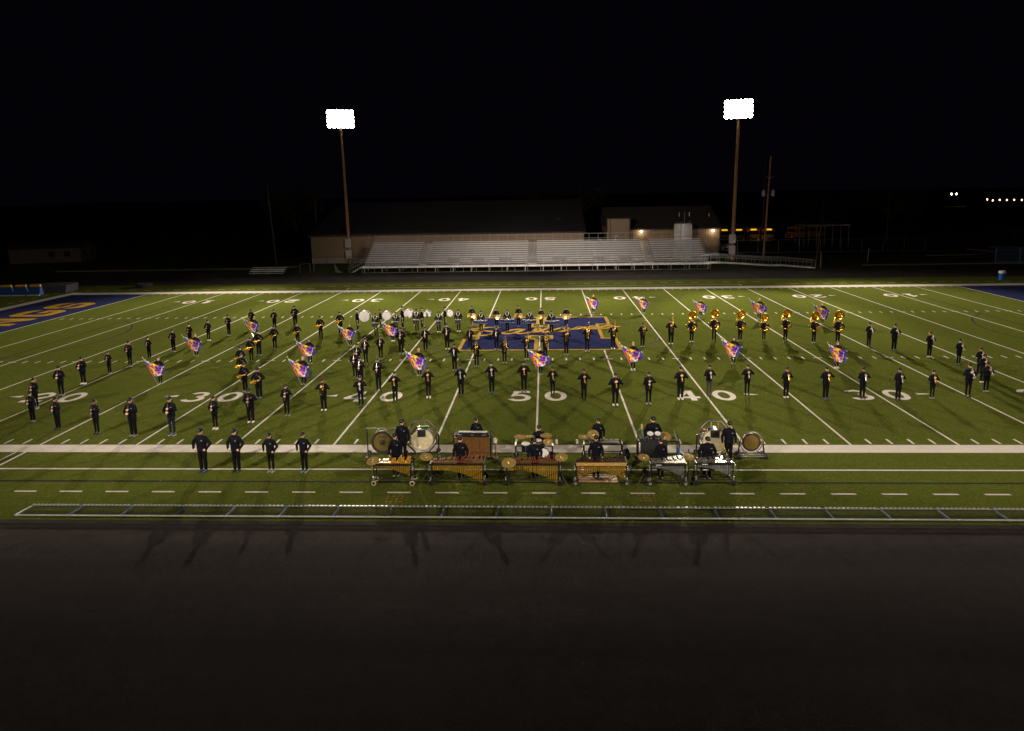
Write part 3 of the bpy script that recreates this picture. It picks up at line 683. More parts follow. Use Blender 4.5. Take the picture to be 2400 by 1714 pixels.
b = MB(); b.lathe([(0,.02),(.26,.0),(.34,.80),(.37,.80),(.37,.85),(.33,.85),(.32,.7)], (0,0,0), (0,0,1), 20); part('bin', b, 'plastic_bin', t)
b = MB(); b.lathe([(.375,.78),(.385,.88),(.36,1.0),(.30,1.08),(.28,.9)], (0,0,0), (0,0,1), 14); part('liner', b, 'bag_white', t)
t = thing('yellow_post', 'thin yellow pole beyond the far track at the right', 'post', (47.5,50,0)); b = MB(); b.tube([(0,0,0),(0.05,0,1.4),(.12,0,2.0)], .05, 8); part('post', b, 'yellow_post', t)
t = thing('yellow_post', 'short yellow marker at the end of the bleacher ramp', 'post', (38.4,43.8,0)); b = MB(); b.tube([(0,0,0),(0,0,2.1)], .035, 8); part('post', b, 'yellow_post', t)
t = thing('tractor_tyre', 'big black tyre lying by the far sideline at left', 'tyre', (-49.6,30.4,0)); b = MB(); b.lathe([(.55,.05),(.85,.0),(.92,.1),(.92,.45),(.85,.55),(.55,.5),(.55,.05)], (0,0,0), (0,0,1), 28); part('tyre', b, 'rubber', t)
b = MB()
for i in range(28): a = 2*PI*i/28; b.box((.93*math.cos(a),.93*math.sin(a),.28),(.06,.09,.5), Matrix.Rotation(a+.3,3,'Z'))
part('tread', b, 'rubber', t)
t = thing('landing_mat', 'long dark landing mat covered with a tarp behind the left end zone', 'mat', (-60.5,27.4,0), R(4))
b = MB(); b.rings([[(-3.6,-1.2,.0),(3.4,-1.2,.0),(3.4,1.4,.0),(-3.6,1.4,.0)],[(-3.6,-1.2,.75),(3.5,-1.1,.85),(3.5,1.4,.9),(-3.6,1.4,.8)],[(-3.4,-1.0,.85),(3.2,-.9,.98),(3.2,1.2,1.0),(-3.4,1.2,.9)]]); part('cover', b, 'tarp', t)
for i in range(4):
    t = thing('blocking_pad', 'blue and yellow blocking pad behind the left end zone, %s from the right' % ORD[i], 'blocking pad', (-59.2-i*1.75, 24.4-i*.05, 0), R(4), 'blocking pads')
    b = MB(); b.add([(-.75,-.45,.05),(.75,-.45,.05),(.75,.35,.05),(-.75,.35,.05),(-.6,.0,1.0),(.6,.0,1.0),(.6,.35,1.0),(-.6,.35,1.0)], [(0,3,2,1),(4,5,6,7),(0,1,5,4),(1,2,6,5),(2,3,7,6),(3,0,4,7)]); part('pad', b, 'pad_blue', t, False)
    b = MB(); b.tube([(-.6,.15,1.1),(.6,.15,1.1)], .16, 10); part('top_roll', b, 'pad_yellow', t); b = MB(); b.box((0,-.5,.08),(1.5,.14,.14)); part('base_strip', b, 'pad_white', t, False)
for nm, pts in (('kerb', [(60,58),(68,59),(74,63),(72,68)]), ('kerb', [(78,72),(95,66),(112,62)]), ('kerb', [(45,46),(70,46.2),(86,46.5)]), ('kerb', [(-75,50),(-45,50.5),(-38,53)])):
    b = MB(); b.tube([(x_,y_,.0) for x_,y_ in pts], .14, 6); struct('kerb', b, 'kerb')
# far street lamps up the hill
for i, (x_, z_) in enumerate(((198.3,5.8),(200.7,5.8),(215.4,2.9),(218.1,2.4),(221.3,2.6),(224.7,2.5),(228.1,2.5),(231.7,2.4))):
    t = thing('street_lamp', 'tiny lit lamp far off at right, %s from the left of the lit row' % ORD[i], 'lamp', (x_,300,0), 0, 'far lamps at right')
    b = MB(); b.tube([(0,.4,-.1),(0,.4,z_-.1),(0,0,z_+.2)], .07, 6); part('post', b, 'black_metal', t)
    b = MB(); b.lathe([(0,-.35),(.26,-.25),(.32,0),(.22,.3),(0,.42)], (0,0,z_), (0,0,1), 10); part('lamp_globe', b, 'bulb_street' if i not in (0,1) else 'bulb_wall', t)
# ================================================================ TREES in the dark
def tree(x, y, h, cr, label, n=2600, seed=1):
    rr = random.Random(seed); t = thing('tree', label, 'tree', (x,y,0), 0, 'dark trees beyond the field')
    b = MB(); b.tube([(0,0,-.2),(.1,0,h*.3),(.0,.1,h*.55),(.2,0,h*.85)], [.28,.2,.14,.05], 8); tips = []
    for i in range(9):
        a = rr.uniform(0,6.28); z0 = h*rr.uniform(.28,.6); L = cr*rr.uniform(.6,1); q = Vector((math.cos(a)*L, math.sin(a)*L, z0+h*rr.uniform(.12,.32))); b.tube([(0,0,z0), Vector((0,0,z0)).lerp(q,.5)+Vector((0,0,.3)), q], [.10,.06,.02], 6); tips.append(q)
    part('trunk', b, 'bark', t); tips.append(Vector((.2,0,h*.85)))
    c = MB()
    for i in range(n):
        q = rr.choice(tips); p = q+Vector((rr.gauss(0,cr*.26),rr.gauss(0,cr*.26),rr.gauss(0,h*.085))); u = Vector((rr.uniform(-1,1),rr.uniform(-1,1),rr.uniform(-1,1))).normalized()*.16; v = u.orthogonal().normalized()*.10
        c.add([p-u, p+v, p+u, p-v], [(0,1,2,3)])
    part('crown', c, 'leaf', t, False)
tree(68,88,13,6,'broad dark tree behind the parking entrance at right',3600,1)
tree(60,100,10,5,'small dark tree beyond the carport',2400,2)
tree(-1,112,15,6,'dark tree rising behind the gap between the two buildings, left of two',2600,3)
tree(9,114,16,6,'dark tree rising behind the gap between the two buildings, right of two',2600,4)
tree(-52,92,14,6,'dark tree behind the thin poles at left',2600,5)
tree(80,64,4,3,'low leafy shrub-like tree by the blue picket fence',1500,6)

# ================================================================ PEOPLE (canonical height 1.75 m, facing -y)
def remesh(mb, voxel, smooth=4, ratio=.4):
    me = mb.mesh('tmp'); o = bpy.data.objects.new('tmp', me); col.objects.link(o)
    r = o.modifiers.new('r', 'REMESH'); r.mode = 'VOXEL'; r.voxel_size = voxel
    s = o.modifiers.new('s', 'SMOOTH'); s.iterations = smooth; s.factor = .5
    d = o.modifiers.new('d', 'DECIMATE'); d.ratio = ratio
    dg = bpy.context.evaluated_depsgraph_get()
    out = bpy.data.meshes.new_from_object(o.evaluated_get(dg))
    bpy.data.objects.remove(o); bpy.data.meshes.remove(me)
    out.materials.clear()
    out.polygons.foreach_set('use_smooth', [True]*len(out.polygons))
    return out
def wrinkle(me, amp, freq):
    for v in me.vertices:
        n = noise.noise(Vector((v.co.x*freq, v.co.y*freq, v.co.z*freq*.6)))+.5*noise.noise(v.co*freq*2.3)
        v.co += v.normal*amp*n
    me.update()
def hand(mb, wrist, d, nrm, side, curl=48):
    wrist, d, nrm = Vector(wrist), Vector(d).normalized(), Vector(nrm)
    nrm = (nrm-d*nrm.dot(d)).normalized(); s = d.cross(nrm)*side
    mb.tube([wrist-d*.02, wrist+d*.03, wrist+d*.075, wrist+d*.092], [.024,.034,.040,.034], 10, flat=.55, ref=tuple(s))
    for i, k in enumerate((.92,1.08,1.0,.78)):
        p = wrist+d*.078+s*((i-1.5)*.0225); pts = [p]; q = d.copy()
        for j, L in enumerate((.040,.030,.024)):
            q = (Matrix.Rotation(R(curl*(.6+.3*j)), 3, d.cross(nrm)) @ q).normalized()
            if q.dot(nrm) < 0 and j == 0: pass
            p = p+q*L*k; pts.append(p)
        mb.tube([pts[0]-d*.02]+pts, [.0105,.0105,.010,.0092,.0078], 7)
    p = wrist+d*.028-s*.026; q = (d*.65-s*.65+nrm*.45).normalized()
    q2 = (d*.8-s*.15+nrm*.6).normalized()
    mb.tube([p-q*.012, p, p+q*.042, p+q*.042+q2*.032], [.014,.0135,.0115,.0095], 7)
SHO = (.172, .012, 1.415)
#          elbow, wrist, hand direction, palm normal   (given for the +x side; tuple of two = different sides)
POSES = {
 'horn':  [((.300,-.07,1.165),(.085,-.235,1.315),(-.75,-.25,.35),(-.4,.6,-.2)), ((-.300,-.07,1.155),(-.085,-.235,1.30),(.75,-.25,.30),(.4,.6,-.2))],
 'reed':  [((.275,-.05,1.150),(.085,-.235,1.245),(-.75,-.25,.25),(-.4,.6,-.2)), ((-.275,-.04,1.110),(-.085,-.265,1.10),(.75,-.2,.1),(.4,.6,-.2))],
 'horn_b':[((.335,-.06,1.205),(.085,-.235,1.33),(-.75,-.25,.35),(-.4,.6,-.2)), ((-.325,-.06,1.19),(-.085,-.235,1.31),(.75,-.25,.30),(.4,.6,-.2))],
 'reed_b':[((.300,-.06,1.185),(.085,-.235,1.265),(-.75,-.25,.25),(-.4,.6,-.2)), ((-.245,-.03,1.10),(-.085,-.260,1.12),(.75,-.2,.1),(.4,.6,-.2))],
 'sax':   [((.300,.02,1.150),(.205,-.20,1.09),(-.7,-.5,.05),(-.2,.5,-.6)), ((-.300,.02,1.13),(-.205,-.21,1.045),(.7,-.5,.05),(.2,.5,-.6))],
 'akimbo':[((.325,.03,1.15),(.235,-.10,.965),(-.55,-.25,-.55),(-.6,.6,0)), ((-.325,.03,1.15),(-.235,-.10,.965),(.55,-.25,-.55),(.6,.6,0))],
 'down':  [((.262,.03,1.13),(.262,-.045,.895),(0,-.12,-1),(-1,0,0)), ((-.262,.03,1.13),(-.262,-.045,.895),(0,-.12,-1),(1,0,0))],
 'cymbal':[((.258,-.01,1.135),(.115,-.185,1.02),(-.25,-.3,-.85),(-.6,.6,0)), ((-.258,-.01,1.135),(-.115,-.185,1.02),(.25,-.3,-.85),(.6,.6,0))],
 'drum':  [((.285,.03,1.14),(.225,-.16,1.02),(-.3,-.8,-.35),(-.5,.2,-.7)), ((-.285,.03,1.14),(-.225,-.16,1.02),(.3,-.8,-.35),(.5,.2,-.7))],
 'sousa': [((.345,-.08,1.20),(.205,-.215,1.385),(-.35,-.35,.7),(-.7,.5,.2)), ((-.29,-.09,1.13),(-.02,-.275,1.14),(.8,-.3,.1),(.2,.6,-.5))],
 'guard': [((.335,-.02,1.175),(.445,-.215,1.165),(.35,-.6,.1),(-.3,.4,-.6)), ((-.335,-.05,1.19),(-.415,-.215,1.02),(-.3,-.7,-.1),(.5,.3,-.3))],
}
POSES['sit'] = [((.27,-.03,1.14),(.22,-.23,1.02),(-.2,-.85,-.3),(-.5,.2,-.7)), ((-.27,-.03,1.14),(-.22,-.23,1.02),(.2,-.85,-.3),(.5,.2,-.7))]
def build_body(pose):
    b = MB()
    # head, front is -y
    b.loft([(0,-.012,1.512,.028,.034),(0,-.016,1.522,.045,.058),(0,-.012,1.545,.056,.076),(0,-.006,1.585,.066,.089),(0,.002,1.63,.073,.096),(0,.006,1.67,.074,.097),(0,.008,1.705,.066,.086),(0,.008,1.732,.046,.058),(0,.008,1.747,.018,.022)], 20)
    b.loft([(0,-.103,1.572,.011,.011),(0,-.110,1.582,.013,.013),(0,-.098,1.60,.010,.012),(0,-.090,1.622,.007,.010)], 8)        # nose
    b.loft([(0,-.086,1.545,.020,.012),(0,-.090,1.552,.022,.010),(0,-.084,1.559,.018,.010)], 8)                            # lips
    for s in (-1,1): b.loft([(s*.075,.008,1.575,.006,.012),(s*.080,.012,1.595,.009,.018),(s*.081,.014,1.615,.009,.020),(s*.076,.012,1.632,.006,.012)], 8)
    b.loft([(0,.006,1.36,.075,.065),(0,.008,1.44,.058,.056),(0,.006,1.50,.050,.052),(0,.0,1.55,.050,.055)], 14)
    b.loft([(0,.01,.86,.125,.085),(0,.01,.98,.130,.085),(0,.01,1.15,.135,.090),(0,.01,1.33,.150,.088),(0,.01,1.41,.130,.070),(0,.01,1.44,.07,.05)], 16)
    for i, s in enumerate((1,-1)):
        e, wr, hd, hn = POSES[pose][i]
        b.cap_tube([(s*SHO[0]*.85,SHO[1],SHO[2]-.02), Vector((s*SHO[0],SHO[1],SHO[2])).lerp(Vector(e),.5), e, Vector(e).lerp(Vector(wr),.35), wr], [.042,.042,.036,.036,.025])
        hand(b, wr, hd, hn, s)
        if pose == 'sit':
            b.cap_tube([(s*.075,.01,.88),(s*.11,-.20,.89),(s*.13,-.42,.90),(s*.13,-.42,.72),(s*.13,-.40,.50)], [.068,.060,.046,.042,.030])
            b.cap_tube([(s*.13,-.38,.47),(s*.135,-.46,.46),(s*.14,-.54,.45)], [.034,.036,.026])
        else:
            b.cap_tube([(s*.075,.01,.86),(s*.082,.005,.68),(s*.085,.0,.48),(s*.085,.02,.34),(s*.085,.012,.09)], [.068,.060,.044,.042,.030])
            b.cap_tube([(s*.086,.03,.055),(s*.092,-.05,.045),(s*.097,-.13,.035)], [.034,.036,.026])
    me = remesh(b, .0085, 3, .30)
    for k in ('skin0','eye','lip','hair_dark'): me.materials.append(MATS[k])
    for p in me.polygons:
        c = p.center
        if c.y < -.05 and c.z > 1.5:
            if any((c.x-s*.030)**2+((c.z-1.617)*1.7)**2 < .0125**2 for s in (-1,1)): p.material_index = 1
            elif abs(c.z-1.552) < .008 and abs(c.x) < .021: p.material_index = 2
            elif any(abs(c.x-s*.032) < .019 and abs(c.z-1.641-.003*0) < .0055 for s in (-1,1)): p.material_index = 3
    return me
def build_jacket(pose):
    b = MB()
    b.loft([(0,.008,.845,.180,.128),(0,.008,.87,.187,.135),(0,.008,.93,.186,.132),(0,.006,1.04,.180,.124),(0,.004,1.16,.186,.126),(0,.004,1.27,.196,.130),(0,.008,1.36,.196,.118),(0,.010,1.41,.165,.096),(0,.010,1.445,.105,.078),(0,.008,1.47,.078,.072),(0,.004,1.50,.072,.070),(0,.004,1.508,.060,.058)], 24)
    for i, s in enumerate((1,-1)):
        e, wr, hd, hn = [Vector(q) for q in POSES[pose][i]]
        S = Vector((s*(SHO[0]-.022), SHO[1], SHO[2]-.022)); end = wr+(wr-e).normalized()*.012
        b.cap_tube([S, S.lerp(e,.3), S.lerp(e,.7), e, e.lerp(wr,.4), e.lerp(wr,.8), end], [.070,.068,.060,.058,.052,.045,.040], 12)
    me = remesh(b, .012, 5, .35); wrinkle(me, .0065, 11)
    me.materials.append(MATS['jacket']); return me
def build_trousers(slim, st=0):
    b = MB(); k = .82 if slim else 1
    b.loft([(0,.01,.80,.120,.10),(0,.01,.86,.165*(.95 if slim else 1),.122),(0,.01,.95,.165,.118),(0,.01,1.02,.155,.108)], 20)
    for s in (-1,1):
        b.loft([(s*.082,.01,.075 if not slim else .10,.050*k,.060*k),(s*.083,.012,.12,.056*k,.066*k),(s*.085,.012,.30,.062*k,.070*k),(s*.085,.0,.50,.066*k,.072*k),(s*.083,.004,.66,.076*(k+.06),.084),(s*.080,.008,.80,.086,.098),(s*.076,.01,.88,.088,.105)], 16)
    me = remesh(b, .012, 4, .35); wrinkle(me, .005 if not slim else .003, 13)
    me.materials.append(MATS['trousers']); return me
def sit_trousers():
    b = MB(); b.loft([(0,.03,.80,.16,.13),(0,.02,.88,.17,.13),(0,.01,1.0,.16,.11)], 18)
    for s in (-1,1): b.cap_tube([(s*.085,.02,.88),(s*.115,-.22,.89),(s*.13,-.42,.90),(s*.13,-.43,.70),(s*.13,-.41,.50)], [.10,.085,.070,.066,.060], 14)
    me = remesh(b, .012, 4, .35); wrinkle(me, .005, 13); me.materials.append(MATS['trousers']); return me
BODY = {p: build_body(p) for p in POSES}
JACKET = {p: build_jacket(p) for p in POSES}
TROUS = {False: build_trousers(False), True: build_trousers(True)}
def build_shoe(s):
    b = MB(); n = 14; rs = []
    for z, k in ((.018,1.0),(.045,.98),(.068,.86),(.085,.60),(.100,.46)):
        L = .5
        rs.append([(s*.090+s*.010*(-(.04-.135*math.sin(2*PI*i/n)) if False else 0)+.046*k**.5*math.cos(2*PI*i/n)*(1 if math.sin(2*PI*i/n) > -.5 else .92),
                    (-.035+.035*(1-k))+(.135*k+.0)*(math.sin(2*PI*i/n)) + (.028*(1-k)), z) for i in range(n)])
    b.rings(rs)
    up_ = b.mesh('shoe', 'shoe_black', True)
    c = MB().rings([[(s*.090+.050*math.cos(2*PI*i/n), -.035+.142*math.sin(2*PI*i/n), z) for i in range(n)] for z in (.0,.022)])
    return up_, c.mesh('sole', 'sole_white', SM)
SHOE = {s: build_shoe(s) for s in (1,-1)}
# cap with brim
b = MB()
b.loft([(0,.010,1.648,.083,.106),(0,.010,1.668,.086,.109),(0,.010,1.70,.083,.104),(0,.010,1.73,.071,.088),(0,.010,1.755,.050,.062),(0,.010,1.768,.022,.028)], 20)
vs = []; n = 14
for i in range(n+1):
    a = PI+PI*i/n
    for k, dz in ((1.0,0),(1.0,-.008)):
        vs.append((.084*math.cos(a), .010+.104*math.sin(a)*.98, 1.664+dz)); vs.append((.080*math.cos(a), -.02+.155*math.sin(a), 1.652-.012*abs(math.cos(a))+dz))
fs = []
for i in range(n):
    o = 4*i; fs += [(o,o+4,o+5,o+1),(o+2,o+3,o+7,o+6),(o+1,o+5,o+7,o+3)]
b.add(vs, fs)
CAP = b.mesh('cap', 'cap_cloth', R(50))
CAPLOGO = MB().add([(-.026,-.0985,1.688),(.026,-.0985,1.688),(.022,-.0905,1.713),(-.022,-.0905,1.713)], [(0,1,2,3)]).mesh('cap_emblem', 'cap_print')
LOGO = MB().box((.088,-.134,1.305),(.028,.004,.030)).box((.122,-.130,1.302),(.036,.004,.018)).mesh('chest_emblem', 'chest_print')
ZIP = MB().box((0,-.128,1.40),(.010,.008,.12)).mesh('zip', 'grey_steel')
def hair(kind):
    b = MB()
    if kind in ('short','pony','long'):
        b.loft([(0,.062,1.545,.048,.040),(0,.060,1.58,.066,.050),(0,.054,1.62,.078,.058),(0,.045,1.655,.081,.066),(0,.035,1.69,.076,.072)], 18)
    if kind == 'pony': b.cap_tube([(0,.105,1.64),(.02,.15,1.60),(.03,.155,1.52),(.03,.14,1.42)], [.022,.030,.026,.012])
    if kind in ('long','guard_long'):
        for s in (-1,1): b.cap_tube([(s*.06,.05,1.66),(s*.080,.055,1.58),(s*.090,.045,1.48),(s*.088,.01,1.38)], [.026,.026,.026,.014])
        b.cap_tube([(0,.08,1.66),(0,.098,1.55),(0,.10,1.40)], [.05,.062,.04])
    if kind.startswith('guard'):
        b.loft([(0,.05,1.55,.055,.055),(0,.032,1.60,.078,.080),(0,.022,1.65,.083,.094),(0,.012,1.69,.080,.100),(0,.010,1.73,.062,.080),(0,.012,1.758,.030,.04)], 18)
    if kind == 'guard_pony': b.cap_tube([(0,.10,1.70),(.01,.16,1.66),(.03,.165,1.56),(.06,.12,1.44)], [.026,.034,.030,.012])
    me = remesh(b, .010, 2, .4); wrinkle(me, .004, 30); me.materials.append(MATS['hair_brown']); return me
HAIR = {k: hair(k) for k in ('short','pony','long','guard_long','guard_pony')}

SIT_TROUSERS = sit_trousers()
def person(x, y, h, pose, label, group, wide=1.0, rz=0, hairk='short', hairc='dark', skin=0, shoe='black', slim=False, cap=True, sole='sole_white', trousers='trousers', z=0, zipper=False, look=0):
    k = h/1.75
    root = thing('person', label, 'person', (x,y,z), rz, group, (k*wide, k*(1+(wide-1)*.8), k))
    o = link('body', BODY[pose], root); omat(o, 'skin%d' % skin); omat(o, 'hair_'+hairc, 3)
    j = link('jacket', JACKET[pose], root)
    link('chest_emblem', LOGO, j)
    if zipper: link('zip', ZIP, j)
    t = link('trousers', SIT_TROUSERS if pose == 'sit' else TROUS[slim], root)
    if trousers != 'trousers': omat(t, trousers)
    for s in (1,-1):
        a = link('shoe', SHOE[s][0], root, (s*.04,-.42,.415) if pose == 'sit' else None); omat(a, 'shoe_'+shoe)
        c = link('sole', SHOE[s][1], a)
        if sole != 'sole_white': omat(c, sole)
    hr = link('hair', HAIR[hairk], root); omat(hr, 'hair_'+hairc)
    if cap:
        c = link('cap', CAP, root); link('cap_emblem', CAPLOGO, c)
    return root

# ================================================================ INSTRUMENTS (in the player's frame: feet at origin, facing -y)
def bell(mb, a, b_, r0, r1, n=18, mi=0, k=7):
    """flaring bell from point a (radius r0) to b_ (radius r1) with a rim"""
    a, b_ = Vector(a), Vector(b_); L = (b_-a).length
    prof = [(r0+(r1-r0)*(t/k)**3.2, L*t/k) for t in range(k+1)]+[(r1*1.03, L*1.005),(r1*.96, L*.985)]+[(max(.4*r0, (r0+(r1-r0)*(t/k)**3.2)-.006), L*t/k) for t in range(k-1,0,-1)]
    mb.lathe(prof, a, b_-a, n, mi)
def trumpet(metal):
    A, B = Vector((0,-.175,1.495)), Vector((0,-.31,1.04)); d = (B-A).normalized(); s = Vector((1,0,0)); nn = d.cross(s)
    P = lambda t, u=0, v=0: A+d*t+s*u+nn*v
    b = MB(); b.tube([P(.0,-.018),P(.02,-.018),P(.03,-.018),P(.10,-.018)], [.012,.009,.005,.006], 8); b.tube([P(.10,-.018),P(.40,-.018),P(.42,-.012,.01),P(.43,0,.02)], .0085, 7)
    b2 = MB(); b2.tube([P(.14,.022,.03),P(.10,.022,.022),P(.085,.022,0),P(.10,.022,-.012),P(.16,.022,-.012),P(.32,.022,-.012)], .010, 8); bell(b2, P(.31,.022,-.012), P(.485,.022,-.012), .012, .062)
    v = MB()
    for i in range(3): v.tube([P(.185+.03*i,.0,-.055),P(.185+.03*i,0,.045),P(.185+.03*i,0,.070)], [.0155,.0155,.007], 10)
    v.tube([P(.30,.0,.03),P(.39,0,.03),P(.405,0,.02),P(.39,0,-.0),P(.30,0,-.0)], .0055, 7)
    return [T('leadpipe', b, metal), T('bell', b2, metal), T('valve_block', v, metal)]
def mellophone():
    A, B = Vector((0.03,-.20,1.50)), Vector((0.05,-.34,1.02)); d = (B-A).normalized(); s = Vector((1,0,0)); nn = d.cross(s)
    P = lambda t, u=0, v=0: A+d*t+s*u+nn*v
    b = MB(); b.tube([P(0,-.04),P(.03,-.04),P(.04,-.04),P(.28,-.04)], [.013,.009,.006,.007], 8)
    b2 = MB(); c = [P(.12+.09*math.cos(R(a)), .01+.0*a, .06*math.sin(R(a))) for a in range(0,360,24)]
    b2.tube(c, .010, 8, closed=True); b2.tube([P(.05,.045),P(.16,.045),P(.24,.045)], [.010,.012,.016], 8); bell(b2, P(.22,.045), P(.46,.045), .016, .125)
    v = MB()
    for i in range(3): v.tube([P(.10+.034*i,.0,-.06),P(.10+.034*i,0,.05),P(.10+.034*i,0,.075)], [.015,.015,.006], 10)
    v.tube([P(.05,-.01,.03),P(-.06,-.01,.03),P(-.08,-.01,.01),P(-.06,-.01,-.01),P(.05,-.01,-.01)], .007, 7)
    return [T('leadpipe', b, 'silver'), T('bell', b2, 'silver'), T('valve_block', v, 'silver')]
def clarinet():
    A, B = Vector((0,-.165,1.50)), Vector((0,-.335,.90)); P = lambda t: A.lerp(B, t)
    b = MB(); b.tube([P(0),P(.06),P(.12)], [.004,.010,.012], 10); b.tube([P(.12),P(.14),P(.5),P(.52),P(.86)], [.015,.013,.013,.0155,.014], 10)
    bl = MB(); bl.tube([P(.85),P(.92),P(1)], [.016,.020,.036], 14)
    k = MB()
    for t in (.2,.28,.36,.44,.56,.64,.72,.80): k.box(P(t)+Vector((0,-.015,0)), (.020,.006,.010))
    k.tube([P(.2)+Vector((.015,-.008,0)),P(.82)+Vector((.015,-.008,0))], .003, 5)
    for t in (.13,.51,.86): k.lathe([(.0158,-.006),(.0165,0),(.0158,.006)], P(t), B-A, 12)
    return [T('tube', b, 'ebony'), T('bell', bl, 'ebony'), T('keywork', k, 'silver')]
def flute():
    A, B = Vector((0,-.175,1.49)), Vector((0,-.30,.99)); P = lambda t: A.lerp(B, t)
    b = MB(); b.tube([P(0),P(.02),P(.3),P(.31),P(1)], [.013,.015,.015,.016,.015], 10)
    k = MB()
    for i in range(11): k.box(P(.36+.055*i)+Vector((0,-.013,0)), (.018,.008,.014))
    k.tube([P(.34)+Vector((.013,-.008,0)),P(.97)+Vector((.013,-.008,0))], .004, 5); k.box(P(.12)+Vector((0,-.011,0)), (.020,.006,.024))
    return [T('tube', b, 'silver'), T('keywork', k, 'silver')]
def saxophone():
    b = MB(); b.tube([(.215,-.215,1.26),(.235,-.24,1.275),(.265,-.255,1.25),(.275,-.26,1.20),(.262,-.26,1.13)], [.008,.011,.013,.015,.017], 10)
    m2 = MB(); m2.tube([(.270,-.26,1.17),(.245,-.262,1.105),(.10,-.275,1.065),(-.08,-.285,1.045),(-.20,-.29,1.035),(-.265,-.29,1.015),(-.29,-.29,.985),(-.27,-.29,.955),(-.22,-.29,.945)], [.018,.020,.026,.034,.041,.045,.047,.048,.049], 14)
    bl = MB(); bell(bl, (-.23,-.29,.945), (-.02,-.32,.975), .048, .085, 18)
    k = MB()
    for i in range(9): k.lathe([(.0,.012),(.016,.010),(.018,.0)], (.20-.048*i,-.270-.016*(1 if i < 3 else 1.6),1.085-.008*i), (0,-1,.3), 10)
    k.tube([(.22,-.235,1.125),(-.2,-.255,1.085)], .005, 6); k.tube([(.2,-.30,1.08),(-.22,-.335,1.02)], .004, 6)
    mp = MB(); mp.tube([(.150,-.195,1.235),(.185,-.205,1.25),(.220,-.22,1.265)], [.006,.011,.012], 8)
    return [T('neck', b, 'brass'), T('body', m2, 'brass'), T('bell', bl, 'brass'), T('keywork', k, 'brass'), T('mouthpiece', mp, 'ebony')]
def trombone():
    y = -.24; b = MB()
    b.tube([(-.035,-.19,1.52),(-.035,-.20,1.49),(-.035,-.215,1.45),(-.035,y-.06,.93),(-.028,y-.066,.905),(0,y-.068,.892),(.028,y-.066,.905),(.035,y-.06,.93),(.035,-.215,1.44)], [.012]+[.0085]*8, 8)
    b.tube([(-.035,y-.01,1.33),(.035,y-.01,1.33)], .007, 8); b.tube([(-.035,y+.01,1.41),(.035,y+.01,1.41)], .007, 8)
    c = MB(); c.tube([(.035,-.215,1.43),(.036,-.19,1.55),(.04,-.12,1.86),(.048,-.115,1.905),(.072,-.112,1.925),(.096,-.115,1.905),(.104,-.12,1.86),(.106,-.20,1.50)], [.009,.009,.009,.010,.010,.010,.010,.012], 9)
    bell(c, (.106,-.195,1.52), (.110,-.285,1.16), .012, .080, 20); c.tube([(.037,-.15,1.72),(.104,-.15,1.72)], .006, 7)
    return [T('slide', b, 'brass_dark'), T('bell', c, 'brass_dark')]
def sousaphone():
    C = Vector((0,-.03,1.20)); e1 = Vector((1,0,0)); e2 = Vector((0,.62,.78)).normalized()
    P = lambda a, rr=.37: C+e1*rr*math.cos(R(a))+e2*rr*.98*math.sin(R(a))
    b = MB(); b.tube([P(a, .37-.0001*a) for a in range(-200, 141, 12)], [.028+.030*(i/28) for i in range(29)], 12)
    nk = MB(); nk.tube([P(118,.36),P(135,.36)+Vector((0,.02,.03)),(-.19,.20,1.60),(-.12,.19,1.76),(-.03,.14,1.90),(0,.06,1.965)], [.052,.058,.062,.068,.078,.088], 14)
    bl = MB()
    a, d = Vector((0,.07,1.965)), Vector((0,-.98,.06)).normalized()
    prof = [(.088,0),(.094,.06),(.110,.11),(.145,.15),(.20,.180),(.26,.198),(.315,.208),(.322,.205),(.316,.200),(.26,.188),(.195,.168),(.138,.138),(.100,.10),(.082,.05),(.075,-.05)]
    bl.lathe(prof, a, d, 32)
    br = MB()
    for a0, dx in ((.10,0),(.15,.0)):
        br.tube([(.02+a0,-.30,1.02),(.05+a0,-.31,1.10),(.10+a0,-.29,1.24),(.13+a0,-.26,1.30)], .014, 8)
    br.tube([(.00,-.295,1.02),(.10,-.315,.99),(.22,-.30,1.04),(.26,-.26,1.14),(.20,-.28,1.22),(.08,-.31,1.16),(.0,-.30,1.08)], .015, 8)
    br.tube([(.28,-.20,1.28),(.20,-.24,1.42),(.09,-.19,1.50),(.03,-.15,1.545)], [.014,.012,.010,.011], 8)
    v = MB()
    for i in range(3): v.tube([(.07+.045*i,-.325,1.05+.02*i),(.055+.045*i,-.325,1.19+.02*i),(.052+.045*i,-.325,1.225+.02*i)], [.020,.020,.008], 10)
    return [T(n_, b_, 'brass_dark') for n_, b_ in (('coil',b),('neck',nk),('bell',bl),('branch',br),('valve',v))]
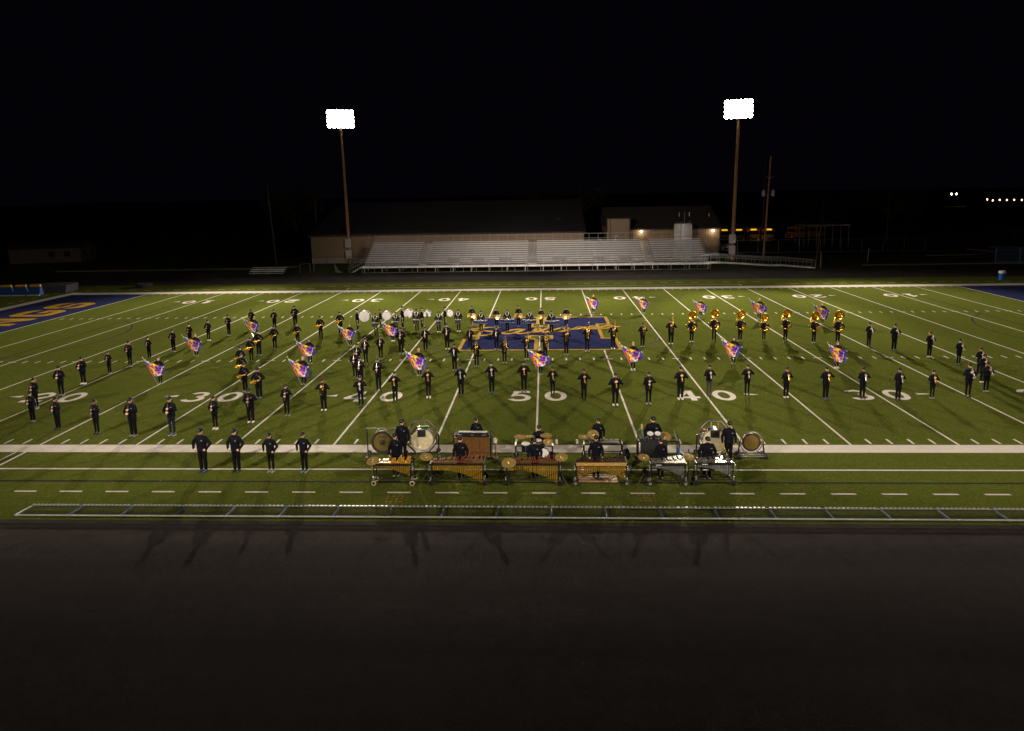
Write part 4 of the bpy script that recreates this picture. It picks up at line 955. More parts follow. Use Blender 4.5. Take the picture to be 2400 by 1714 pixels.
def drum_shell(c, axis, r, h, shell, n=24, head='drum_head', lugs=8, rim='chrome'):
    c = Vector(c); ax = Vector(axis).normalized(); out = []
    s = MB(); s.lathe([(r*.99,0),(r*.99,h)], c, ax, n, 0, False)
    hd = MB(); hd.lathe([(0,h+.001),(r*.97,h+.001)], c, ax, n); hd2 = MB(); hd2.lathe([(r*.97,-.001),(0,-.001)], c, ax, n)
    rms = [MB().lathe([(r*1.0,z0-.014),(r*1.035,z0-.014),(r*1.035,z0+.014),(r*.975,z0+.014),(r*.975,z0+.004)], c, ax, n) for z0 in (0, h)]
    q = Vector((0,0,1)).rotation_difference(ax)
    lg = MB()
    for i in range(lugs):
        a = 2*PI*(i+.5)/lugs; p = c+q @ Vector((r*1.03*math.cos(a), r*1.03*math.sin(a), 0))
        lg.tube([p+ax*.0, p+ax*h], .006, 5); lg.box(p+ax*h*.5, (.018,.018,.03), q.to_matrix())
    return [T('shell', s, shell), T('head', hd, head), T('head', hd2, head), *[T('rim', q_, rim) for q_ in rms], T('lug', lg, 'chrome')]
def harness():
    st = [MB().tube([(s*.115,.10,1.40),(s*.115,.03,1.462),(s*.112,-.07,1.435),(s*.100,-.128,1.36),(s*.06,-.146,1.30)], .021, 8, flat=.45, ref=(1,0,0)) for s in (-1,1)]
    p = MB(); p.box((0,-.150,1.27),(.15,.012,.05)); p.tube([(0,-.158,1.28),(0,-.175,1.15),(0,-.185,1.03)], .013, 8)
    for s in (-1,1): p.tube([(0,-.178,1.14),(s*.045,-.195,1.06),(s*.05,-.22,1.0)], .009, 7)
    return [T('shoulder_strap', q, 'white_paint_metal') for q in st]+[T('spine', p, 'chrome')]
def snare():
    return drum_shell((0,-.42,.72), (0,.08,1), .185, .29, 'drum_shell_black')+harness()+[T('drumstick', MB().tube([(s*.21,-.25,1.00),(s*.03,-.46,1.035)], [.008,.005], 6), 'felt_white') for s in (-1,1)]
def tenors():
    out = []
    for x, y, r in ((-.40,-.36,.155),(-.14,-.45,.135),(.14,-.45,.135),(.40,-.36,.165)):
        out += drum_shell((x,y,.80), (0,.05,1), r, .23 if abs(x) > .2 else .20, 'drum_shell_blue', lugs=6)
    for x, r in ((-.06,.075),(.09,.08)): out += drum_shell((x,-.27,.88), (0,.05,1), r, .13, 'drum_shell_blue', n=16, lugs=4)
    b = MB(); b.tube([(-.40,-.30,.80),(-.2,-.28,.78),(.2,-.28,.78),(.40,-.30,.80)], .014, 8); b.tube([(0,-.28,.78),(0,-.2,1.02)], .013, 8)
    for s in (-1,1): b.tube([(s*.40,-.36,.80),(s*.40,-.37,.72)], [.02,.045], 10)
    return out+harness()+[T('carrier_bar', b, 'black_metal')]+[T('mallet', MB().tube([(s*.21,-.25,1.00),(s*.105,-.44,1.057),(s*.10,-.45,1.06),(s*.09,-.468,1.065)], [.006,.006,.018,.016], 8), 'felt_white') for s in (-1,1)]
def bassdrum(r):
    z = 1.18; y = -.20-r
    out = drum_shell((-.19,y,z), (1,0,0), r, .38, 'drum_shell_navy', 32, lugs=8, rim='white_paint_metal')
    p = MB(); p.lathe([(0,.003),(.030,.003),(.030,-.002)], (.192,y,z+r*.72), (1,0,0), 12)
    p.box((.197,y,z-r*.78),(.004,.10,.012)); p.lathe([(0,.003),(.030,.003)], (-.192,y,z+r*.72), (-1,0,0), 12)
    t = MB(); t.box((0,y,z+r+.012),(.30,.06,.03)); t.box((.08,y,z+r+.035),(.05,.05,.02))
    return out+harness()+[T('head_patch', p, 'print_black'), T('carrier_clamp', t, 'chrome')]+[T('mallet', MB().tube([(s*.26,-.06,.82),(s*.25,-.094,.56),(s*.25,-.095,.55),(s*.25,-.10,.49),(s*.25,-.105,.45)], [.007,.007,.018,.03,.018], 8), 'felt_white') for s in (-1,1)]
def cymbal_disc(r, k=.06):
    b = MB(); pr = [(0,.030),(.018,.032),(.045,.026),(.055,.014)]+[(.055+(r-.055)*t/6, .014*(1-(t/6)**1.3)) for t in range(1,7)]
    b.lathe(pr+[(r,-.002),(.05,.010),(0,.012)], (0,0,0), (0,0,1), 32)
    return b
def hand_cymbal():
    g = MB(); g.tube([(0,0,.028),(0,0,.05),(.02,0,.075),(0,0,.085),(-.02,0,.075),(0,0,.05)], .008, 6)
    return [T('plate', cymbal_disc(.235), 'cymbal_bronze'), T('strap', g, 'black_glove')]
# colour-guard flag: printed cloth on a leaning silver pole
def flag_color(u, v):
    Y,OR,RD,MG,PU,DP,BL,CY,WH,NV,LM,PK,CH = (.86,.72,.005),(.76,.20,.002),(.60,.005,.02),(.58,.006,.26),(.23,.02,.62),(.06,.008,.22),(.012,.04,.68),(.005,.34,.82),(.92,.90,.92),(.012,.012,.08),(.30,.48,.005),(.72,.24,.58),(.018,.016,.028)
    e = lambda cx, cy, rx, ry, a=0: (((u-cx)*math.cos(a)+(v-cy)*math.sin(a))/rx)**2+((-(u-cx)*math.sin(a)+(v-cy)*math.cos(a))/ry)**2 < 1
    n = noise.noise(Vector((u*5,v*5,3.1)))
    s = (u*.9+v*.35+.12*n)*7
    c = [Y,LM,DP,MG,Y,OR,PU,BL,Y,PU,MG,DP][int(s*1.35) % 12]
    if u < .16+.06*n: c = [CY,BL,PU,RD,OR,MG,PU][int((v*6+u*4+n))%7]
    if v < .13+.04*n and u < .5: c = [Y,CY,WH,Y,BL,OR][int(u*14) % 6]
    if e(.24,.30,.08,.20,.5): c = Y if n > -.05 else MG
    if e(.30,.58,.05,.20,-.3): c = Y
    if e(.38,.36,.10,.10): c = CY if e(.40,.36,.06,.07) else RD
    if e(.42,.36,.03,.035): c = NV
    if e(.56,.30,.11,.17,.2): c = Y if n > .0 else DP
    if e(.76,.34,.08,.10): c = CY if n > -.1 else NV
    if e(.62,.50,.19,.15): c = PU if not e(.62,.54,.11,.06) else DP
    if e(.60,.62,.13,.045): c = PK
    if e(.60,.72,.11,.06): c = CH
    if e(.45,.78,.12,.11,.4): c = WH if (v*18+u*9) % 2 < 1.3 else PK
    if e(.73,.80,.10,.09,-.4): c = OR if u < .73 else RD
    if e(.72,.84,.04,.04): c = WH
    if e(.58,.93,.19,.06): c = WH if n > -.15 else CY
    if u > .86+.03*n: c = BL if (v+u*.5) % .4 < .25 else DP
    if u > .80 and v > .62: c = CH if u < .9 else BL
    return c
def flag(var):
    def pole(t): return Vector((-.06,-.235,.02)).lerp(Vector((-.90,-.235,1.80)), t)
    b = MB(); b.tube([pole(0),pole(.985)], .0125, 8)
    tp = MB(); tp.tube([pole(-.005),pole(.02)], .020, 8); tp.tube([pole(.955),pole(.99),pole(1)], [.020,.020,.012], 8)
    A, D = pole(.935), pole(.30)
    B = Vector((.50,-.24,1.165)); C = [Vector(q) for q in ((.36,-.27,.42),(.44,-.25,.52),(.24,-.30,.54),(.40,-.22,.62),(.30,-.33,.40),(.46,-.28,.70))][var]
    nu, nv = 44, 34; vs = []; cols = []
    for j in range(nv+1):
        v = j/nv
        for i in range(nu+1):
            u = i/nu
            p = A.lerp(B,u).lerp(D.lerp(C,u), v)
            p.z -= .055*math.sin(PI*u)*(1-v)+.05*math.sin(PI*u)*v*(.3 if var in (1,3) else 1.2 if var == 5 else 1)
            p.x += .04*math.sin(PI*v)*u*(-1 if var in (2,4) else .4)
            p.y += ((.045 if var > 2 else .030)*math.sin(u*(8+var)+v*2.5+var*1.7)+.026*math.sin(u*4-v*6+var))*(u**.7)-.05*math.sin(PI*u)*.8
            vs.append(p); cols.append((*flag_color(u,v),1))
    c = MB().add(vs, [(j*(nu+1)+i, (j+1)*(nu+1)+i, (j+1)*(nu+1)+i+1, j*(nu+1)+i+1) for j in range(nv) for i in range(nu)])
    me = c.mesh('cloth', 'flag_cloth', True)
    at = me.color_attributes.new('Print', 'FLOAT_COLOR', 'POINT')
    at.data.foreach_set('color', [x for q in cols for x in q])
    return [('cloth', me, []), T('pole', b, 'silver'), T('pole_cap', tp, 'felt_white')]
TPL = dict(trumpet_gold=trumpet('brass'), trumpet_silver=trumpet('silver'), mellophone=mellophone(), clarinet=clarinet(), flute=flute(), saxophone=saxophone(), trombone=trombone(), sousaphone=sousaphone(), snare=snare(), tenors=tenors(), hand_cymbal=hand_cymbal(), **{'flag%d' % i: flag(i) for i in range(6)})
for i, r in enumerate((.43,.385,.335,.30,.27)): TPL['bass%d' % i] = bassdrum(r)
def give(key, name, p, label, cat, group):
    """an instrument in the hands of person p, standing where p stands"""
    k = p.scale[2]
    root = thing(name, label, cat, p.location, p.rotation_euler.z, group, k)
    return put(TPL[key], root)

# ================================================================ THE BAND, placed on the field (section, x, y, height)
PEOPLE = [('A', -25.63, -21.11, 1.59), ('A', -23.5, -22.24, 1.64), ('A', -21.07, -22.95, 1.73), ('A', -19.08, -23.26, 1.91), ('A', -17.32, -23.03, 1.88), ('A', -15.6, -22.24, 1.67), ('A', -14.25, -21.26, 1.77), ('A', -12.85, -20.1, 1.64), ('B', -27.11, -18.86, 1.69), ('B', -27.32, -16.55, 1.78), ('B', -27.66, -14.09, 1.7), ('B', -27.64, -11.54, 1.46), ('B', -27.38, -9.68, 1.72), ('B', -27.35, -7.42, 1.54), ('B', -26.61, -5.53, 1.68), ('B', -26.41, -3.48, 1.72), ('B', -25.83, -1.74, 1.66), ('B', -25.07, 0.16, 1.74), ('B', -24.32, 2.88, 1.72), ('B', -22.28, 2.66, 1.72), ('B', -21.06, 4.17, 1.76), ('S', -19.72, -6.86, 1.85), ('S', -19.51, -8.67, 1.71), ('S', -18.99, -11.47, 1.72), ('S', -18.03, -13.5, 1.72), ('S', -16.87, -15.83, 1.71), ('S', -15.53, -17.11, 1.76), ('S', -19.33, -4.93, 1.79), ('S', -18.27, -3.14, 1.61), ('S', -17.13, -1.15, 1.81), ('S', -16.06, 0.55, 1.84), ('T', -11.16, -19.36, 1.75), ('T', -9.37, -18.7, 1.69), ('T', -7.69, -17.94, 1.72), ('T', -6.02, -17.12, 1.75), ('T', -4.25, -16.8, 1.82), ('T', -2.58, -16.29, 1.83), ('T', -0.78, -16.05, 1.8), ('T', 0.82, -16.72, 1.64), ('T', 2.49, -17.6, 1.73), ('T', 4.07, -18.61, 1.77), ('T', 5.82, -18.43, 1.77), ('T', 7.65, -17.51, 1.79), ('T', 9.29, -16.95, 1.76), ('T', 11.39, -16.73, 1.7), ('T', 13.28, -17.32, 1.69), ('T', 15.25, -17.59, 1.77), ('T', 17.22, -17.45, 1.7), ('T', 18.89, -17.81, 1.75), ('T', 20.75, -17.58, 1.56), ('T', 22.78, -17.24, 1.82), ('M', 23.0, -5.24, 1.72), ('M', 24.16, -6.41, 1.85), ('M', 25.44, -8.42, 1.71), ('M', 26.12, -10.49, 1.65), ('M', 25.97, -12.85, 1.66), ('M', 25.16, -14.51, 1.65), ('M', 24.23, -16.38, 1.68), ('G', -11.61, -10.87, 1.72), ('G', -11.49, -9.31, 1.75), ('G', -11.24, -12.91, 1.72), ('G', -10.47, -14.54, 1.72), ('G', -9.23, -15.28, 1.83), ('G', -10.75, -8.17, 1.7), ('G', -9.67, -6.54, 1.91), ('G', -8.12, -5.6, 1.74), ('G', -6.61, -5.21, 1.91), ('G', -5.3, -11.34, 1.78), ('G', -4.96, -5.15, 1.62), ('G', -3.04, -5.46, 1.72), ('R', -0.83, -8.53, 1.79), ('R', 0.43, -8.22, 1.72), ('R', 1.87, -7.04, 1.92), ('R', 3.34, -6.33, 1.95), ('R', 5.22, -5.44, 1.88), ('R', 7.37, -4.85, 1.77), ('R', 9.53, -3.99, 1.87), ('R', -3.99, -10.45, 1.8), ('R', -2.25, -9.45, 1.68), ('U', 11.14, -3.36, 1.78), ('U', 12.86, -2.98, 1.81), ('U', 14.76, -2.94, 1.75), ('U', 16.45, -3.06, 1.56), ('U', 17.93, -3.25, 1.82), ('U', 19.78, -3.78, 1.74), ('U', 21.33, -4.1, 1.83), ('D', -15.03, 1.98, 1.79), ('D', -13.29, 2.77, 1.62), ('D', -11.47, 2.94, 1.83), ('D', -9.83, 2.88, 1.71), ('D', -7.98, 3.39, 1.68), ('N', -13.08, 0.18, 1.77), ('N', -11.58, 0.76, 1.72), ('N', -9.93, 1.01, 1.91), ('N', -8.13, 0.9, 1.73), ('N', -6.55, 1.06, 1.85), ('C', -5.69, 3.35, 1.74), ('C', -3.63, 3.07, 1.6), ('C', -1.77, 3.04, 1.78), ('C', 0.1, 3.11, 1.56), ('C', 2.17, 2.74, 1.7), ('Q', -4.71, 0.9, 1.74), ('Q', -2.61, 1.05, 1.82), ('Q', -0.81, 0.76, 1.79), ('Q', 0.92, 0.16, 1.83), ('F', -22.9, -14.01, 1.66), ('F', -24.25, -6.85, 1.6), ('F', -22.85, -0.09, 1.56), ('F', -15.3, -9.17, 1.69), ('F', -13.99, -14.21, 1.68), ('F', -14.1, -3.7, 1.64), ('F', -11.16, -2.41, 1.64), ('F', -7.36, -12.39, 1.7), ('F', 0.13, -12.26, 1.76), ('F', 5.89, -11.33, 1.8), ('F', 4.85, 9.42, 1.67), ('F', 9.41, 9.07, 1.49), ('F', 14.04, 6.99, 1.58), ('F', 18.62, 5.37, 1.84), ('F', 23.07, 3.29, 1.75), ('F', 12.48, -9.77, 1.73), ('F', 18.44, -11.1, 1.7), ('L', -13.67, -27.39, 1.84), ('L', -12.27, -27.38, 1.82), ('L', -10.83, -27.37, 1.64), ('L', -9.45, -27.35, 1.66), ('P', -5.59, -27.7, 1.73), ('P', -2.95, -27.96, 1.7), ('P', -0.01, -28.17, 1.7), ('P', 2.39, -28.07, 1.78), ('P', 4.91, -28.19, 1.7), ('P', 6.71, -28.24, 1.78), ('P', -5.59, -26.29, 1.85), ('P', -2.56, -25.86, 1.78), ('P', 0.14, -26.58, 1.7), ('P', 2.66, -25.92, 1.75), ('P', 4.91, -25.82, 1.82), ('P', 7.89, -26.48, 1.8)]
SEC = {}
for g_, x, y, h in PEOPLE: SEC.setdefault(g_, []).append((x,y,h))
rnd = random.Random(11)
def look(i, pony=.4):
    hk = 'short' if rnd.random() > pony else rnd.choice(['pony','pony','long'])
    return dict(hairk=hk, hairc=rnd.choice(['dark','brown','brown','dark','blond','ginger'] if hk != 'short' else ['dark','brown','dark','brown']), skin=rnd.choice([0,0,0,1,1,2,2,3 if rnd.random() < .35 else 0]), shoe=rnd.choice(['black','black','black','white','grey']), sole=rnd.choice(['sole_white','sole_black','sole_black']), slim=hk != 'short' and rnd.random() < .7, wide=rnd.uniform(.93,1.04), zipper=rnd.random() < .3)
def mk(x, y, h, pose, label, group, rz=0, **kw):
    d = look(0); d.update(kw)
    if pose in ('horn','reed') and rnd.random() < .45: pose += '_b'
    rz += 0 if pose == 'cymbal' else R(rnd.uniform(-13,13)) if pose == 'guard' else R(rnd.uniform(-8,8)); return person(x, y, h, pose, label, group, rz=rz, **d)
def shoes(s): return {'white':' in white shoes','grey':' in grey shoes','blue':' in blue shoes','teal':' in teal shoes'}.get(s, '')
# A: front left clarinet arc
wid = {3:1.08, 4:1.06, 6:1.16}; sh = ['grey','black','black','grey','blue','white','white','black']
for i, (x,y,h) in enumerate(SEC['A']):
    where = '%s from left in front left clarinet arc' % ORD[i]
    p = mk(x,y,h,'reed', 'clarinetist in black cap%s, %s' % (shoes(sh[i]), where), 'front left clarinet arc', shoe=sh[i], **({'wide':wid[i]} if i in wid else {}), **({'trousers':'trousers_navy'} if i == 4 else {}))
    give('clarinet', 'clarinet', p, 'black clarinet held upright by player %s' % where, 'clarinet', 'clarinets of the front left arc')
# B: long diagonal line at far left
wid = {2:1.2, 12:1.2, 1:1.08}; sh = ['grey','grey','white','black','black','black','grey','black','white','white','black','black','black']
for i, (x,y,h) in enumerate(SEC['B']):
    where = '%s from front in far left diagonal line' % ORD[i]
    p = mk(x,y,h,'reed', 'clarinetist in black%s, %s' % (shoes(sh[i]), where), 'diagonal clarinet line at far left', shoe=sh[i], **({'wide':wid[i]} if i in wid else {}))
    give('clarinet', 'clarinet', p, 'black clarinet held by player %s' % where, 'clarinet', 'clarinets of the diagonal line')
# S: saxophone curve
S_ = sorted(SEC['S'], key=lambda q: q[1])
sh = ['grey','grey','black','black','black','teal','black','white','black','black']
for i, (x,y,h) in enumerate(S_):
    where = '%s from front of the saxophone curve' % ORD[i]
    p = mk(x,y,h,'sax', 'saxophonist in black%s, %s' % (shoes(sh[i]), where), 'saxophone curve left of centre', shoe=sh[i], wide=1.2 if i == 0 else rnd.uniform(.97,1.05))
    give('saxophone', 'saxophone', p, 'gold saxophone held level by player %s' % where, 'saxophone', 'saxophones of the curve')
# T: front centre arc
kinds = ['trombone','trumpet_silver','trumpet_gold','trumpet_gold','trumpet_silver','trumpet_silver','trumpet_gold','trumpet_gold','trumpet_gold','trumpet_gold','clarinet','trumpet_gold','trumpet_silver','trumpet_silver','trumpet_gold','trumpet_gold','trumpet_silver','trumpet_silver','trumpet_gold','mellophone']
word = dict(trombone='gold trombone', trumpet_silver='silver trumpet', trumpet_gold='gold trumpet', clarinet='black clarinet', mellophone='silver mellophone')
sh = ['white','black','black','white','black','blue','grey','black','black','white','grey','white','black','black','white','blue','black','black','grey','black']
ex = {4:dict(skin=3), 9:dict(wide=1.14), 10:dict(hairk='pony',hairc='brown'), 11:dict(wide=1.1,hairk='short'), 12:dict(trousers='trousers_grey'), 3:dict(slim=True,hairk='pony'), 1:dict(slim=True,hairk='pony'), 7:dict(slim=True,hairk='short'), 6:dict(hairk='short',wide=1.08)}
for i, (x,y,h) in enumerate(SEC['T']):
    where = '%s from left in front centre arc' % ORD[i]; k = kinds[i]
    p = mk(x,y,h,'reed' if k == 'clarinet' else 'horn', 'player with %s%s, %s' % (word[k], shoes(sh[i]), where), 'front centre arc', **{**dict(shoe=sh[i]), **ex.get(i, {})})
    give(k, k.split('_')[0], p, '%s held upright by player %s' % (word[k], where), k.split('_')[0], '%ss of the front centre arc' % k.split('_')[0])
# M: line curling forward at the right
sh = ['black','teal','white','black','black','white','grey']
for i, (x,y,h) in enumerate(SEC['M']):
    where = '%s from back in far right mellophone line' % ORD[i]
    p = mk(x,y,h,'horn', 'mellophone player in black%s, %s' % (shoes(sh[i]), where), 'mellophone line at far right', shoe=sh[i], hairk=['short','short','long','short','long','long','long'][i], hairc=['brown','dark','blond','dark','ginger','blond','blond'][i])
    give('mellophone', 'mellophone', p, 'silver mellophone held by player %s' % where, 'mellophone', 'mellophones of the right line')
# G: flute column and row left of centre
G_ = sorted(SEC['G'], key=lambda q: (q[0]))
wide_ = [1,1,1,1,1,1.15,1,1.05,1,1,1.1,1.1]
for i, (x,y,h) in enumerate(G_):
    k = 'trumpet_silver' if abs(x+5.3) < .01 else 'flute'
    where = '%s from left in flute column and row' % ORD[i]
    p = mk(x,y,h,'reed' if k == 'flute' else 'horn', 'player in black with silver %s, %s' % (k.split('_')[0], where), 'flute section', wide=wide_[i]*rnd.uniform(.97,1.03))
    give(k, k.split('_')[0], p, 'silver %s held upright by player %s' % (k.split('_')[0], where), k.split('_')[0], 'flutes')
# R: trombone diagonal
for i, (x,y,h) in enumerate(sorted(SEC['R'])):
    where = '%s from left in the trombone row' % ORD[i]
    p = mk(x,y,h,'horn', 'trombone player in black, %s' % where, 'trombone row', hairk='short', **({'wide':1.12} if i == 8 else {}))
    give('trombone', 'trombone', p, 'gold trombone with its slide pointing down, %s' % where, 'trombone', 'trombones')
# U: sousaphones
for i, (x,y,h) in enumerate(SEC['U']):
    where = '%s from the left in the sousaphone row' % ORD[i]
    p = mk(x,y,h,'sousa', 'sousaphone player in black, %s' % where, 'sousaphone row', hairk='short', shoe='white' if i in (0,) else 'black')
    give('sousaphone', 'sousaphone', p, 'gold sousaphone with wide bell, %s' % where, 'sousaphone', 'sousaphones')
# D: bass drums, players face right
size = ['largest','second largest','middle-sized','second smallest','smallest']
for i, (x,y,h) in enumerate(SEC['D']):
    p = mk(x,y,h,'down', 'drummer in black turned sideways behind the %s marching bass drum' % size[i], 'marching bass drummers', rz=PI/2, hairk='short', shoe='grey')
    give('bass%d' % i, 'bass_drum', p, '%s of the five white-headed marching bass drums' % size[i], 'bass drum', 'marching bass drums')
# N: snares
for i, (x,y,h) in enumerate(SEC['N']):
    where = '%s from left among snare drummers' % ORD[i]
    p = mk(x,y,h,'drum', 'snare drummer in black with white shoulder harness, %s' % where, 'snare drummers', hairk='short', shoe=['black','black','grey','white','white'][i])
    give('snare', 'snare_drum', p, 'black marching snare drum on a white harness, %s' % where, 'snare drum', 'marching snare drums')
# C: cymbal players, each with two cymbals
for i, (x,y,h) in enumerate(SEC['C']):
    where = '%s from left in cymbal row' % ORD[i]
    p = mk(x,y,h,'cymbal', 'cymbal player in black, %s' % where, 'cymbal row', hairk='short', shoe=['blue','white','black','white','black'][i])
    k = h/1.75
    for s, nm in ((-1,'left'),(1,'right')):
        r_ = thing('hand_cymbal', 'golden hand cymbal at picture-%s side of player %s' % (nm, where), 'cymbal', (x+s*.135*k, y-.285*k, .955*k), 0, 'hand cymbals', k)
        r_.rotation_euler = (R(68), R(s*-16), 0)
        put(TPL['hand_cymbal'], r_)
# Q: tenors
for i, (x,y,h) in enumerate(SEC['Q']):
    where = '%s from left among tenor drummers' % ORD[i]
    p = mk(x,y,h,'drum', 'tenor drummer in black with shoulder harness, %s' % where, 'tenor drummers', hairk='short', shoe=['white','black','blue','black'][i])
    give('tenors', 'tenor_drum_set', p, 'rack of blue marching tenor drums, %s' % where, 'tenor drums', 'marching tenor drums')
# F: colour guard
F_ = sorted(SEC['F'])
hc = ['blond','brown','brown','dark','brown','blond','brown','blond','brown','blond','blond','dark','brown','brown','brown','blond','ginger']
for i, (x,y,h) in enumerate(F_):
    where = '%s from left of seventeen flag bearers' % ORD[i]
    p = mk(x,y,h,'guard', '%s-haired flag bearer in black without cap, %s' % (hc[i].replace('dark','dark') if hc[i] != 'ginger' else 'red', where), 'colour guard', cap=False, hairk='guard_long' if i % 3 == 0 else 'guard_pony', hairc=hc[i], slim=True, shoe=['black','white'][i % 4 == 2], sole='sole_white', wide=rnd.uniform(.93,.98), skin=rnd.choice([0,1,1,2]))
    give('flag%d' % ((i*5+i//6) % 6), 'guard_flag', p, 'multicoloured lion-print flag carried by bearer %s' % where, 'flag', 'colour guard flags')
# L: four leaders on the front line
for i, (x,y,h) in enumerate(SEC['L']):
    person(x,y,h,'akimbo', ['tall broad leader with hands at hips, leftmost of four on front line','ponytailed leader with hands at hips, second of four on front line','short leader in grey shoes with hands at hips, third of four','leader in blue shoes with hands at hips, rightmost of four on front line'][i], 'leaders on the front line', rz=R(-8), wide=[1.14,1.06,1.04,1.0][i], hairk=['short','pony','pony','short'][i], hairc=['dark','brown','brown','dark'][i], skin=[0,1,0,0][i], shoe=['blue','black','grey','blue'][i], sole=['sole_black','sole_black','sole_white','sole_white'][i], slim=i == 2)
# P: front ensemble
PL = [('short player behind the orange-barred xylophone beside the gong',0),('stout player behind the first wooden marimba in front of the keyboard cabinet',0),('player behind the middle marimba in front of the drum rack',0),('player behind the marimba with the tan front board',0),('player behind the left silver vibraphone',0),('broad smiling player behind the right silver vibraphone',0),
      ('tall player standing between the gong and the left concert bass drum',0),('player standing behind the keyboard on the wooden cabinet',0),('player behind the drum rack with flat cymbals',0),('player in glasses behind the bells rack',0),('broad player behind the two small toms and the black draped stand',0),('tall player with yellow mallets between the right concert bass drum and the small gong',0)]
fix = {1:(-27.85,1.66), 2:(-27.85,1.58), 3:(-27.85,1.70), 4:(-27.85,1.58), 5:(-27.85,1.64), 7:(-25.38,1.61), 8:(-25.47,1.72), 9:(-25.45,1.60), 10:(-25.85,1.80)}
for i, (x,y,h) in enumerate(SEC['P']):
    if i in fix: y, h = fix[i]
    person(x,y,h,'sit' if i == 8 else 'down', PL[i][0], 'front ensemble players', wide=[.96,1.08,1.1,1.02,.98,1.26,1.0,1.0,1.12,1.04,1.2,1.0][i], hairk=['short','short','short','short','pony','short','short','short','short','short','short','short'][i], hairc='brown', skin=[0,1,0,0,2,1,0,1,0,1,1,0][i], shoe='black', zipper=i in (0,6,7), z=-.42 if i == 8 else 0)

# ================================================================ FRONT ENSEMBLE (percussion instruments on wheels)
def wheel(r, w, tyre, hub):
    """axis along y"""
    t = MB(); t.lathe([(r*.68,-w/2),(r*.93,-w/2),(r,-w*.3),(r,w*.3),(r*.93,w/2),(r*.68,w/2)], (0,0,0), (0,1,0), 20)
    h_ = MB(); h_.lathe([(0,-w*.45),(r*.3,-w*.5),(r*.68,-w*.3),(r*.68,w*.3),(r*.3,w*.5),(0,w*.45)], (0,0,0), (0,1,0), 16)
    return t.mesh('tyre', tyre, SM), h_.mesh('hub', hub, SM)
WH = {'cream':wheel(.095,.035,'rubber_cream','black_metal'), 'black':wheel(.11,.05,'rubber','black_metal'), 'chrome':wheel(.10,.045,'rubber','chrome')}
def add_wheel(root, kind, loc):
    r = .095 if kind == 'cream' else .11 if kind == 'black' else .10
    e = link('wheel', WH[kind][0], root, (loc[0],loc[1],r)); link('hub', WH[kind][1], e); return e
